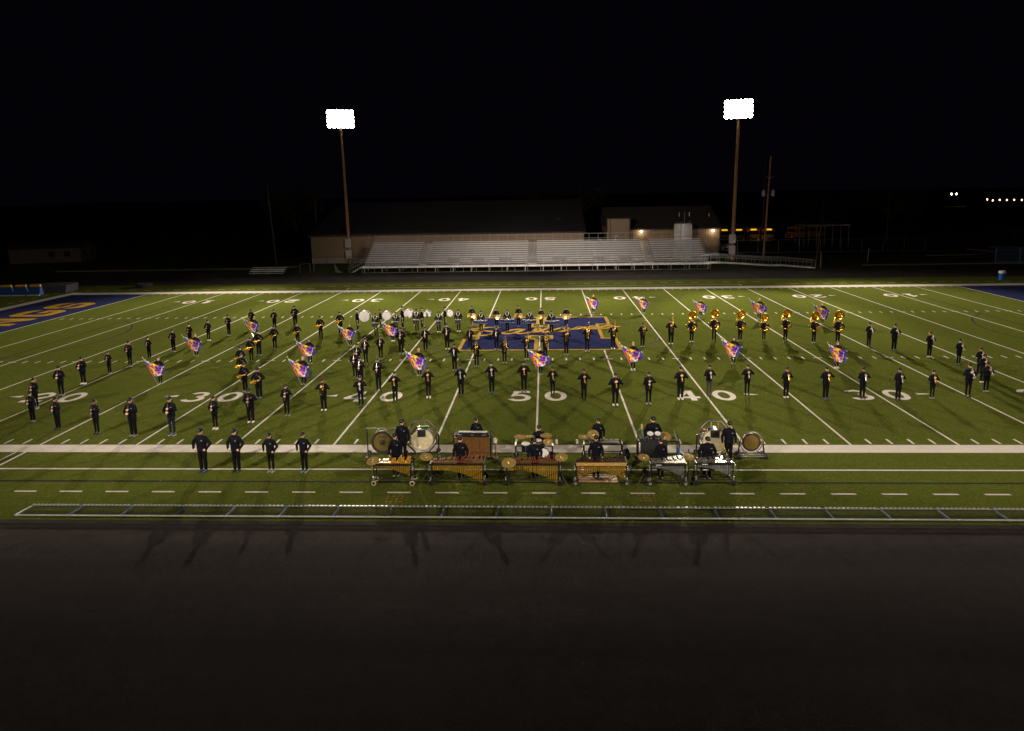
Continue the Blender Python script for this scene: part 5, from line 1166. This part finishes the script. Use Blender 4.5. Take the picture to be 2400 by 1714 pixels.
def mallet_keyboard(name, label, x0, x1, y0, y1, hz, bars, tubes, wheels, shape='slope', nbar=22, front=None, plate=False, group='keyboard percussion in the front row'):
    """low notes at the right: long bars and long tubes there"""
    W = x1-x0; cx = (x0+x1)/2; cy = (y0+y1)/2; D = y1-y0
    root = thing(name, label, name.split('_')[-1] if name != 'orange_xylophone' else 'xylophone', (cx,cy,0), 0, group)
    f = MB(); Dl, Dr = D*.42, D*.98       # depth narrows to the left
    fy = -D/2
    for s, dd in ((-1,Dl),(1,Dr)):
        f.box((s*W/2, fy+dd/2, hz),(.045, dd, .07)); 
    f.tube([(-W/2,fy,hz),(W/2,fy,hz)], .028, 6); f.tube([(-W/2,fy+Dl,hz),(W/2,fy+Dr,hz)], .028, 6)
    f.tube([(-W/2,fy+Dl*.5,hz-.01),(W/2,fy+Dr*.5,hz-.01)], .02, 6)
    part('frame', f, 'black_metal', root)
    lg = MB()
    for s, dd in ((-1,Dl),(1,Dr)):
        for yy in (fy+.04, fy+max(dd,.5)-.04):
            lg.tube([(s*(W/2-.02), fy+.05 if yy < 0 else fy+dd-.05, hz-.03),(s*(W/2-.03), yy, .45),(s*(W/2+.0), yy, .17)], .020, 7)
        lg.tube([(s*(W/2-.02),fy+.03,.17),(s*(W/2-.02),fy+max(dd,.5)-.03,.17)], .02, 7)
    for yy in (fy+.04, fy+.55): lg.tube([(-W/2,yy if yy < 0 else fy+.45,.24),(W/2,yy,.24)], .016, 7)
    lg.tube([(-W/2+.03,fy+.04,.60),(-W*.15,fy+.04,.24)], .012, 6); lg.tube([(W/2-.03,fy+.04,.60),(W*.15,fy+.04,.24)], .012, 6)
    part('leg_frame', lg, 'black_metal', root)
    for s in (-1,1):
        ch = MB(); ch.box((s*(W/2+.03), fy+.06, .72),(.05,.05,.22)); ch.box((s*(W/2+.0), fy+.03,.30),(.04,.05,.14)); part('height_clamp', ch, 'chrome', root)
    for s, dd in ((-1,max(Dl,.5)),(1,Dr)):
        add_wheel(root, wheels, (s*(W/2), fy+.03)); add_wheel(root, wheels, (s*W/2, fy+dd-.05))
    # bars: naturals in front, accidentals raised behind
    pat = [1,1,0,1,1,1,0]
    for i in range(nbar):
        t = (i+.5)/nbar; x = -W/2+.05+(W-.10)*t; bw = (W-.10)/nbar*.66; dd = Dl+(Dr-Dl)*t
        L = dd*.50; o = MB(); o.box((x, fy+.04+L/2, hz+.055),(bw, L, .022)); part('bar', o, bars, root, False)
        if pat[i % 7] and i < nbar-1:
            o = MB(); o.box((x+bw*.62, fy+.04+L*.92+L/2, hz+.085),(bw, L*.98, .022)); part('bar', o, bars, root, False)
    # resonators
    for i in range(nbar):
        t = (i+.5)/nbar; x = -W/2+.07+(W-.14)*t; r = (W-.14)/nbar*.36
        if shape == 'slope': L = .08+(.34 if bars == 'amber_bar' else .42)*max(0, t)**2.0 if bars != 'rosewood' else .16+.58*max(0,(t-.12)/.88)**2.1+.05*(1-t)
        else: L = .22+.45*abs(t-.48)**1.5*2.0
        o = MB(); o.lathe([(r,0),(r,-L),(0,-L)], (x, fy+.07, hz-.06), (0,0,1), 10); part('resonator', o, tubes, root)
    if shape == 'arch' or bars == 'rosewood':
        o = MB(); o.tube([(-W/2+.06,fy+.07,hz-.14),(W/2-.06,fy+.07,hz-.14)], .012, 6); part('resonator_rail', o, 'gold_tube', root)
    if front:
        o = MB(); o.box((.0,fy-.02,hz+.015),(W*.97,.02,.12)); part('front_board', o, front, root)
        s_ = MB(); s_.box((-W/2+.27,fy+.02,hz-.17),(.10,.012,.13)); part('sticker', s_, 'print_white', root); s_ = MB(); s_.box((-W/2+.27,fy+.012,hz-.15),(.085,.006,.075)); part('sticker_mark', s_, 'red_sticker', root)
    if plate: o = MB(); o.box((-W/2+.30,fy-.032,hz+.0),(.22,.006,.035)); part('name_plate', o, 'print_white', root)
    return root
mallet_keyboard('orange_xylophone', 'short xylophone with bright orange bars and cream tyres, leftmost of the front row', -6.25, -4.75, -28.80, -28.10, .86, 'amber_bar', 'gold_tube', 'cream', nbar=17)
mallet_keyboard('marimba', 'long marimba with red-brown bars and golden tubes in front of the wooden keyboard cabinet', -4.02, -1.95, -28.78, -27.98, .88, 'rosewood', 'gold_tube', 'black', nbar=26)
mallet_keyboard('marimba', 'marimba with red-brown bars between two golden cymbals, in the middle of the front row', -1.12, .95, -28.78, -27.98, .88, 'rosewood', 'gold_tube', 'black', nbar=24)
mallet_keyboard('marimba', 'marimba with a tan front board and an arch of golden tubes', 1.55, 3.50, -28.78, -27.98, .88, 'rosewood_dark', 'gold_tube', 'chrome', shape='arch', nbar=26, front='pine')
mallet_keyboard('vibraphone', 'silver vibraphone between two cymbals, left of the two', 4.38, 5.72, -28.80, -28.02, .88, 'alu_bar', 'alu_tube', 'chrome', nbar=20, plate=True)
mallet_keyboard('vibraphone', 'silver vibraphone at the right end of the front row', 6.12, 7.52, -28.72, -27.94, .88, 'alu_bar', 'alu_tube', 'black', nbar=20, plate=True)
# carry bags under the keyboards
for x, lab in ((-5.3,'orange-barred xylophone'),(-3.05,'first long marimba'),(-.45,'middle marimba'),(5.05,'left vibraphone'),(6.6,'right vibraphone')):
    t = thing('mallet_tray', 'black mallet tray hanging under the %s' % lab, 'tray', (x,-28.35,.56), 0, 'mallet trays')
    b = MB(); b.box((0,0,0),(.52,.30,.10)); part('pouch', b, 'black_cloth', t); b = MB(); b.box((-.1,-.153,0),(.22,.004,.035)); part('print', b, 'print_white', t)
    b = MB()
    for s in (-1,1): b.tube([(s*.24,0,.05),(s*.24,0,.26)], .006, 5)
    part('hanger', b, 'black_metal', t)
# suspended cymbals
DISC = {k: cymbal_disc(k).mesh('plate', 'cymbal_bronze', SM) for k in (.19,.22,.25,.28)}
WINGNUT = MB().tube([(0,0,.02),(0,0,.075)], .010, 8).mesh('wing_nut', 'black_metal')
def cymbal(x, y, z, r, label, tilt=(12,0), base=0, silver=False):
    t = thing('suspended_cymbal', label, 'cymbal', (x,y,base), 0, 'suspended cymbals')
    o = link('plate', DISC[r], t, (0,0,z-base)); o.rotation_euler = (R(tilt[0]),R(tilt[1]),0)
    link('wing_nut', WINGNUT, o)
    s = MB(); s.tube([(0,.0,0 if base else .02),(0,0,z-base-.01)], .011, 8)
    if base == 0:
        for a in (90,210,330): s.tube([(0,0,.38),(.26*math.cos(R(a)),.26*math.sin(R(a)),.012)], .009, 6)
    part('stand', s, 'black_metal', t); return t
cymbal(-6.22,-28.86,1.04,.25,'pale suspended cymbal at the left end of the orange-barred xylophone',(20,-6), .88)
cymbal(-4.22,-28.45,1.05,.25,'pale suspended cymbal between the orange-barred xylophone and the first marimba',(16,8))
cymbal(-.98,-28.92,1.00,.28,'large golden cymbal at the left end of the middle marimba',(22,-4), .9)
cymbal(1.02,-28.55,1.08,.25,'golden cymbal at the right end of the middle marimba',(18,-6))
cymbal(4.16,-28.50,1.06,.22,'golden cymbal at the left end of the left vibraphone',(16,4))
cymbal(5.86,-28.48,1.07,.22,'pale cymbal between the two vibraphones',(16,4))
# plywood board the tan-board marimba player stands on
b = MB(); b.box((2.45,-28.05,.012),(1.5,.75,.02)); tag(link('plywood_board', b.mesh('plywood_board','plywood')), 'plywood board lying on the turf under the tan-board marimba', 'board')
# --- big gong in a rectangular frame
t = thing('gong', 'large dark-rimmed bronze gong hanging in a tall black frame at the left', 'gong', (-6.55,-25.8,0))
f = MB(); f.tube([(-.66,0,.16),(-.66,0,1.26)], .028, 8); f.tube([(.66,0,.16),(.66,0,1.26)], .028, 8); f.tube([(-.66,-.25,.15),(-.66,.25,.15)], .028, 8); f.tube([(.66,-.25,.15),(.66,.25,.15)], .028, 8); f.tube([(-.66,0,.17),(.66,0,.17)], .026, 8)
part('frame', f, 'black_metal', t); f = MB(); f.tube([(-.68,0,1.28),(.68,0,1.28)], .034, 8); part('top_bar', f, 'chrome', t)
gz0 = .66; GR = .49; tilt = Vector((0,-1,.10)).normalized()
g = MB(); g.lathe([(GR*.76,.0),(GR*.98,.0),(GR,-.02),(GR,-.07),(GR*.97,-.07)], (-.02,-.02,gz0), tilt, 40); part('rim', g, 'gong_rim', t)
g = MB(); g.lathe([(GR*.25,.012),(GR*.5,.010),(GR*.76,.0)], (-.02,-.02,gz0), tilt, 40); d_ = part('face', g, 'gong_bronze', t)
g = MB(); g.lathe([(0,.022),(GR*.2,.018),(GR*.25,.012)], (-.02,-.02,gz0), tilt, 24); part('boss', g, 'gong_rim', t)
cu = bpy.data.curves.new('txt', 'FONT'); cu.body = 'SABIAN'; cu.size = .10; cu.align_x = 'CENTER'; cu.align_y = 'CENTER'
to = bpy.data.objects.new('txt', cu); col.objects.link(to); dg = bpy.context.evaluated_depsgraph_get()
lm = bpy.data.meshes.new_from_object(to.evaluated_get(dg)); bpy.data.objects.remove(to); lm.materials.clear(); lm.materials.append(MATS['print_black'])
o = link('lettering', lm, d_, (-.02,-.046,gz0+.25)); o.rotation_euler = (R(84),0,0)
g = MB()
for s in (-1,1): g.tube([(s*.26-.02,-.04,gz0+GR*.84),(s*.16-.02,0,1.26)], .007, 5)
g.tube([(-.18,0,1.24),(-.02,0,1.16),(.14,0,1.24)], .006, 5)
part('cord', g, 'felt_white', t)
for sx in (-1,1):
    for yy in (-.25,.25): add_wheel(t, 'chrome', (sx*.66,yy))
# --- concert bass drums in octagonal frames
def concert_bass(x, y, label, cord, shell, tray):
    t = thing('concert_bass_drum', label, 'bass drum', (x,y,0), R(12 if x < 0 else -8))
    z = .82; hw, hh, zc = .62, .70, .88
    f = MB(); P = [(.27,0,zc+hh),(-.27,0,zc+hh),(-hw,0,zc+.29),(-hw,0,zc-.29),(-.27,0,zc-hh),(.27,0,zc-hh),(hw,0,zc-.29),(hw,0,zc+.29)]
    f.tube(P, .038, 4, closed=True); part('octagon_frame', f, 'grey_steel', t)
    s = MB()
    for k in (-1,1):
        s.tube([(k*.70,0,.2),(k*.70,0,.98)], .034, 8); s.tube([(k*.70,-.36,.17),(k*.70,.36,.17)], .03, 8); s.tube([(k*.70,-.32,.18),(k*.70,0,.5)], .018, 6); s.tube([(k*hw,0,.9),(k*.70,0,.93)], .026, 6)
    s.tube([(-.70,0,.16),(.70,0,.16)], .03, 8); part('stand', s, 'black_metal', t)
    for k in (-1,1):
        for yy in (-.36,.36): add_wheel(t, 'chrome', (k*.70,yy))
    R_ = .475
    for nm, me, subs in drum_shell((0,.20,z), (0,-1,.0), R_, .40, shell, 40, 'drum_head_cream', 10): link(nm, me, t)
    for a, q in ((72,(.13,hh)),(108,(-.13,hh)),(38,(.50,.45)),(142,(-.50,.45)),(12,(hw-.02,.18)),(168,(-hw+.02,.18))):
        c = MB(); c.tube([(R_*1.05*math.cos(R(a)),-.1,z+R_*1.05*math.sin(R(a))),(q[0],0,zc+q[1])], .010, 6); part('bungee_cord', c, cord, t)
    p = MB(); p.box((-.02 if x < 0 else .0,-.222,z+.29),(.34,.02,.30)); part('mute_cloth', p, 'black_cloth', t)
    if tray:
        p = MB(); p.box((.05,-.1,z+R_+.05),(.50,.20,.05)); part('stick_tray', p, 'black_metal', t); p = MB(); p.box((.08,-.1,z+R_+.085),(.34,.18,.03)); part('tray_cloth', p, 'cloth_green', t)
    else:
        for k in range(3): b = MB(); b.lathe([(0,.05),(.06,.045),(.065,-.045),(0,-.05)], (-R_*1.0-.03+.05*k,-.12,z+.10+.14*k), (0,-1,0), 14); part('temple_block', b, 'rosewood' if k == 2 else 'chrome', t)
    return t
concert_bass(-4.86,-25.75,'concert bass drum with cream head, green cloth on top and orange cords','cord_orange','drum_shell_navy',True)
concert_bass(7.45,-25.85,'concert bass drum with cream head and yellow cords at the right','cord_yellow','drum_shell_black',False)
# --- small gong in a round chrome frame
t = thing('small_gong', 'greenish bronze gong in a round chrome hoop stand at the right end', 'gong', (8.98,-25.88,0))
z = .68; f = MB(); f.tube([(.455*math.cos(R(a)),0,z+.455*math.sin(R(a))) for a in range(0,360,10)], .026, 8, closed=True); part('hoop', f, 'chrome', t)
f = MB()
for s in (-1,1): f.tube([(s*.47,0,z+.08),(s*.53,0,.25),(s*.54,0,.14)], .032, 7); f.tube([(s*.53,-.25,.13),(s*.53,.25,.13)], .028, 7); f.tube([(s*.53,-.22,.14),(s*.50,0,.42)], .02, 6)
part('stand', f, 'black_metal', t)
f = MB()
for yy in (-.22,.0,.22): f.tube([(-.52,yy,.16),(.52,yy,.16)], .024, 8)
part('base_bar', f, 'chrome', t)
GR = .385; g = MB(); g.lathe([(0,.02),(GR*.3,.018),(GR*.78,.006)], (0,-.0,z), tilt, 36); part('face', g, 'gong_bronze', t)
g = MB(); g.lathe([(GR*.78,.006),(GR*.98,.0),(GR,-.02),(GR,-.06)], (0,0,z), tilt, 36); part('rim', g, 'gong_edge', t)
for s in (-1,1):
    for yy in (-.22,.22): add_wheel(t, 'black', (s*.53,yy))
# --- keyboard on a wooden cabinet
t = thing('keyboard_cabinet', 'panelled wooden cabinet on wheels carrying the electronic keyboard', 'cabinet', (-2.66,-25.90,0), R(-2))
W, H, D = 1.50, .86, .55
b = MB(); b.box((0,0,.14+H/2),(W,D,H)); part('case', b, 'oak_cabinet', t)
for r_, (z0, hh) in enumerate(((.58,.50),(.22,.24))):
    for i in range(4):
        b = MB(); x = -W/2+.1+(W-.2)*(i+.5)/4; b.box((x,-D/2-.008,z0+.13 if r_ == 0 else z0+.02),((W-.2)/4-.05,.016,hh-.06)); part('panel', b, 'oak_cabinet', t)
b = MB(); b.box((0,-D/2-.02,.40),(W,.05,.04)); b.box((0,-D/2-.02,.98),(W+.02,.05,.04)); part('moulding', b, 'oak_cabinet', t)
b = MB()
for s in (-1,1): b.box((s*(W/2+.03),0,.62),(.05,D*.9,.8)); b.tube([(s*(W/2+.03),-D/2,1.0),(s*(W/2+.03),-D/2,1.22)], .02, 6)
part('side_rack', b, 'black_metal', t)
for s in (-1,1):
    for yy in (-.2,.2): add_wheel(t, 'black', (s*(W/2-.1),yy))
t = thing('electronic_keyboard', 'black electronic keyboard with a row of white keys on the wooden cabinet', 'keyboard', (-2.66,-25.90,1.0), R(-2))
b = MB(); b.box((0,-.02,.06),(1.42,.36,.10), Matrix.Rotation(R(8),3,'X')); part('case', b, 'plastic_black', t)
for i in range(40):
    b = MB(); b.box((-.60+i*.0305,.08,.135),(.027,.16,.016)); part('key', b, 'key_white', t, False)
b = MB()
for x in (-.52,.0,.5): b.box((x,-.2,.085),(.16 if x else .1,.006,.02))
part('panel_print', b, 'print_white', t)
t = thing('power_box', 'small white power box on a post at the right of the keyboard cabinet', 'power box', (-1.72,-25.95,0))
b = MB(); b.tube([(0,0,.02),(0,0,.72)], .02, 7); b.box((0,0,.02),(.28,.28,.03)); part('post', b, 'black_metal', t); b = MB(); b.box((0,-.02,.80),(.12,.10,.20)); part('box', b, 'white_paint_metal', t); b = MB(); b.tube([(.04,-.05,.70),(.07,-.08,.4),(.03,-.06,.1),(-.1,-.05,.03)], .008, 6); part('cable', b, 'cord_orange', t)
# --- drum rack
def rack(name, label, x0, x1, y0, y1, h, wk='black'):
    W, D = x1-x0, y1-y0
    t = thing(name, label, 'percussion rack', ((x0+x1)/2,(y0+y1)/2,0)); f = MB()
    for s in (-1,1):
        for q in (-1,1): f.tube([(s*W/2,q*D/2,.18),(s*W/2,q*D/2,h)], .026, 6)
        f.tube([(s*W/2,-D/2,h),(s*W/2,D/2,h)], .026, 6); f.tube([(s*W/2,-D/2,.2),(s*W/2,D/2,.2)], .026, 6)
    for q in (-1,1): f.tube([(-W/2,q*D/2,h),(W/2,q*D/2,h)], .028, 6)
    f.tube([(-W/2,D/2,.22),(W/2,D/2,.22)], .024, 6)
    part('frame', f, 'black_metal', t)
    for s in (-1,1):
        for q in (-1,1): add_wheel(t, wk, (s*W/2,q*D/2))
    return t
rack('drum_rack', 'black wheeled rack holding a drum kit behind the middle marimba', -.84, .70, -26.20, -25.78, .64)
def kit(x, y, z, r, h, label, ax=(0,-.1,1), shell='drum_shell_black', head='drum_head'):
    t = thing('kit_drum', label, 'drum', (x,y,z), 0, 'drums on the racks'); put(drum_shell((0,0,0), ax, r, h, shell, 24, head, 6), t)
    s = MB(); s.tube([(0,.02,.02),(0,.10,-z+.80 if z > .8 else -.05)], .012, 6); part('mount', s, 'chrome', t); return t
kit(-.42,-26.0,.34,.19,.34,'floor tom with a pale head hung at the left of the drum rack')
kit(.12,-26.0,.72,.14,.10,'small snare drum in the middle of the drum rack')
kit(.35,-26.0,.30,.19,.34,'small drum with chrome lugs hung low at the right of the drum rack',(0,-1,.25))
cymbal(-.66,-25.95,.95,.25,'golden cymbal at the left of the drum rack',(4,2),.62)
cymbal(-.28,-25.85,.93,.25,'dark edge-on cymbal beside the golden one on the drum rack',(-6,0),.62)
cymbal(.44,-25.9,.99,.25,'golden cymbal raised at the right of the drum rack',(3,0),.62)
cymbal(.52,-26.05,.78,.22,'low golden cymbal at the right end of the drum rack',(16,0),.62)
t = thing('drum_stool', 'black stool under the seated drummer behind the drum rack', 'stool', (.14,-25.42,0)); q = MB(); q.lathe([(0,.0),(.17,.01),(.18,.05),(.17,.085),(0,.09)], (0,0,.29), (0,0,1), 18); part('seat', q, 'black_cloth', t); q = MB(); q.tube([(0,0,.2),(0,0,.30)], .02, 8)
for a in (90,210,330): q.tube([(0,0,.30),(.24*math.cos(R(a)),.24*math.sin(R(a)),.012)], .012, 6)
part('tripod', q, 'chrome', t)
# --- bells rack
rack('bells_rack', 'black wheeled rack carrying a set of bells and a cymbal', 2.02, 3.62, -26.15, -25.72, .68)
t = thing('bells', 'set of dark metal bells lying on the rack behind the tan-board marimba', 'bells', (2.85,-25.93,.72))
b = MB(); b.box((0,0,-.005),(1.3,.5,.04)); part('tray', b, 'black_metal', t)
for i in range(20):
    for j in (0,1):
        if j and i % 7 in (2,6): continue
        b = MB(); b.box((-.58+i*.061+(.03 if j else 0), -.13+j*.24, .04+.03*j),(.04,.20-.004*i,.014)); part('bar', b, 'alu_bar', t, False)
cymbal(2.0,-25.95,.95,.22,'golden cymbal at the left end of the bells rack',(6,3),.66)
cymbal(2.42,-25.75,.98,.25,'dark red-brown cymbal behind the bells',(34,0),.66)
b = thing('stool_bag', 'black bag slumped at the right foot of the bells rack', 'bag', (3.78,-25.9,0)); q = MB(); q.loft([(0,0,0,.16,.14),(0,0,.15,.18,.15),(.02,0,.34,.13,.11),(.03,0,.42,.05,.05)], 12); part('bag_body', q, 'black_cloth', b); q = MB(); q.tube([(-.05,0,.42),(0,0,.52),(.08,0,.42)], .012, 6); part('handle', q, 'black_cloth', b)
# --- multi-percussion station
rack('percussion_stand', 'tall wheeled percussion stand draped in black beside the blue chair', 4.22, 5.88, -26.50, -26.08, .95)
t = thing('drape', 'black cloth draped over the left half of the percussion stand', 'cloth', (4.85,-26.54,0)); q = MB()
pts = []
for i in range(25): pts.append((-.55+i*.046, .02*math.sin(i*1.3)-.015*math.cos(i*.7)))
vs = [(x,y,z) for z in (.98,.6,.26) for x,y in pts]; q.add(vs, [(r_*25+i, (r_+1)*25+i, (r_+1)*25+i+1, r_*25+i+1) for r_ in range(2) for i in range(24)]); q.add([(x,y+dy,.98+(.02 if dy else 0)) for dy in (0,.5) for x,y in pts], [(i,i+1,25+i+1,25+i) for i in range(24)])
me = q.mesh('cloth','black_cloth',True); c_ = link('cloth', me, t); sd = c_.modifiers.new('s','SOLIDIFY'); sd.thickness = .006
for i, x in enumerate((4.72,5.02)): kit(x,-26.32,1.10,.13,.16,'%s of two small black toms with bright chrome rims' % ('left','right')[i],(0,-.45,1))
cymbal(5.31,-26.25,1.06,.28,'large pale cymbal above the percussion stand',(28,-8),.95)
t = thing('chime_arm', 'chrome arm with hanging wood blocks at the left end of the percussion stand', 'percussion', (4.2,-26.4,0)); q = MB(); q.tube([(0,0,.2),(0,0,1.35),(.12,-.02,1.48)], .018, 7); part('post', q, 'black_metal', t); q = MB(); q.tube([(.12,-.02,1.50),(.18,-.04,1.30),(.24,-.06,1.02)], [.03,.045,.03], 8); part('cowbell', q, 'grey_steel', t); q = MB(); q.box((.16,-.03,1.56),(.06,.06,.20)); part('wood_block', q, 'wood_stick', t)
t = thing('chimes', 'short row of chrome chime bars at the right end of the percussion stand', 'chimes', (5.72,-26.35,.95))
for i in range(6): q = MB(); q.tube([(i*.02,-.01*i,.42-.07*i),(i*.045,-.02*i,.14-.08*i)], .016, 7); part('chime_bar', q, 'chrome', t)
q = MB(); q.tube([(0,.02,.42),(.18,-.05,.0)], .014, 6); part('bracket', q, 'black_metal', t)
# blue chair
t = thing('blue_chair', 'bright blue plastic chair behind the right vibraphones', 'chair', (6.05,-26.75,0), R(160))
q = MB(); q.rings([[(sx*.22*k, sy, z) for sx, sy, z in ((-1,-.22,.44),(1,-.22,.44),(1,.2,.42),(-1,.2,.42))] for k in (1,)]+[[(sx*.22, sy, z-.03) for sx, sy, z in ((-1,-.22,.44),(1,-.22,.44),(1,.2,.42),(-1,.2,.42))]]); part('seat', q, 'plastic_blue', t)
q = MB()
for s in (-1,1): q.tube([(s*.20,.19,.42),(s*.215,.24,.62),(s*.20,.29,.86)], [.03,.032,.022], 8)
q.tube([(-.20,.23,.58),(0,.26,.56),(.20,.23,.58)], .04, 8); part('backrest', q, 'plastic_blue', t)
for sx in (-1,1):
    for yy in (-.18,.18): q = MB(); q.tube([(sx*.18,yy,.42),(sx*.24,yy*1.25,.0)], .014, 6); part('leg', q, 'chrome', t)
# mallets in the right-hand player's hand
for i, dx in enumerate((-.05,.09)):
    t = thing('mallet', 'long yellow mallet hanging from the tall player\'s hand, the %s one' % ('left','right')[i], 'mallet', (7.60,-26.58,0), 0, 'mallets of the tall player')
    q = MB(); q.tube([(0.02,0,.93),(dx*2,-.05,.45)], .010, 6); part('shaft', q, 'cord_yellow', t); q = MB(); q.lathe([(0,-.04),(.03,-.025),(.03,.025),(0,.04)], (dx*2.05,-.05,.43), (0,0,1), 10); part('mallet_head', q, 'felt_white', t)

# cables running over the turf between the keyboard cabinet and the racks
for i, (pts, lab) in enumerate((([(-1.72,-25.98),(-1.5,-26.4),(-1.62,-26.9),(-1.3,-27.4),(-1.45,-27.9)],'black cable looping from the power box towards the middle marimba'),([(-1.75,-25.9),(-1.2,-25.75),(-.95,-25.9),(-.84,-25.85)],'black cable from the power box to the drum rack'),([(3.6,-26.3),(3.9,-26.8),(3.75,-27.4),(4.2,-27.7),(4.4,-28.0)],'black cable from the bells rack to the left vibraphone'))):
    b = MB(); b.tube([(x,y,.018) for x,y in pts], .013, 6); tag(link('cable', b.mesh('cable','rubber',True)), lab, 'cable', 'cables on the turf')
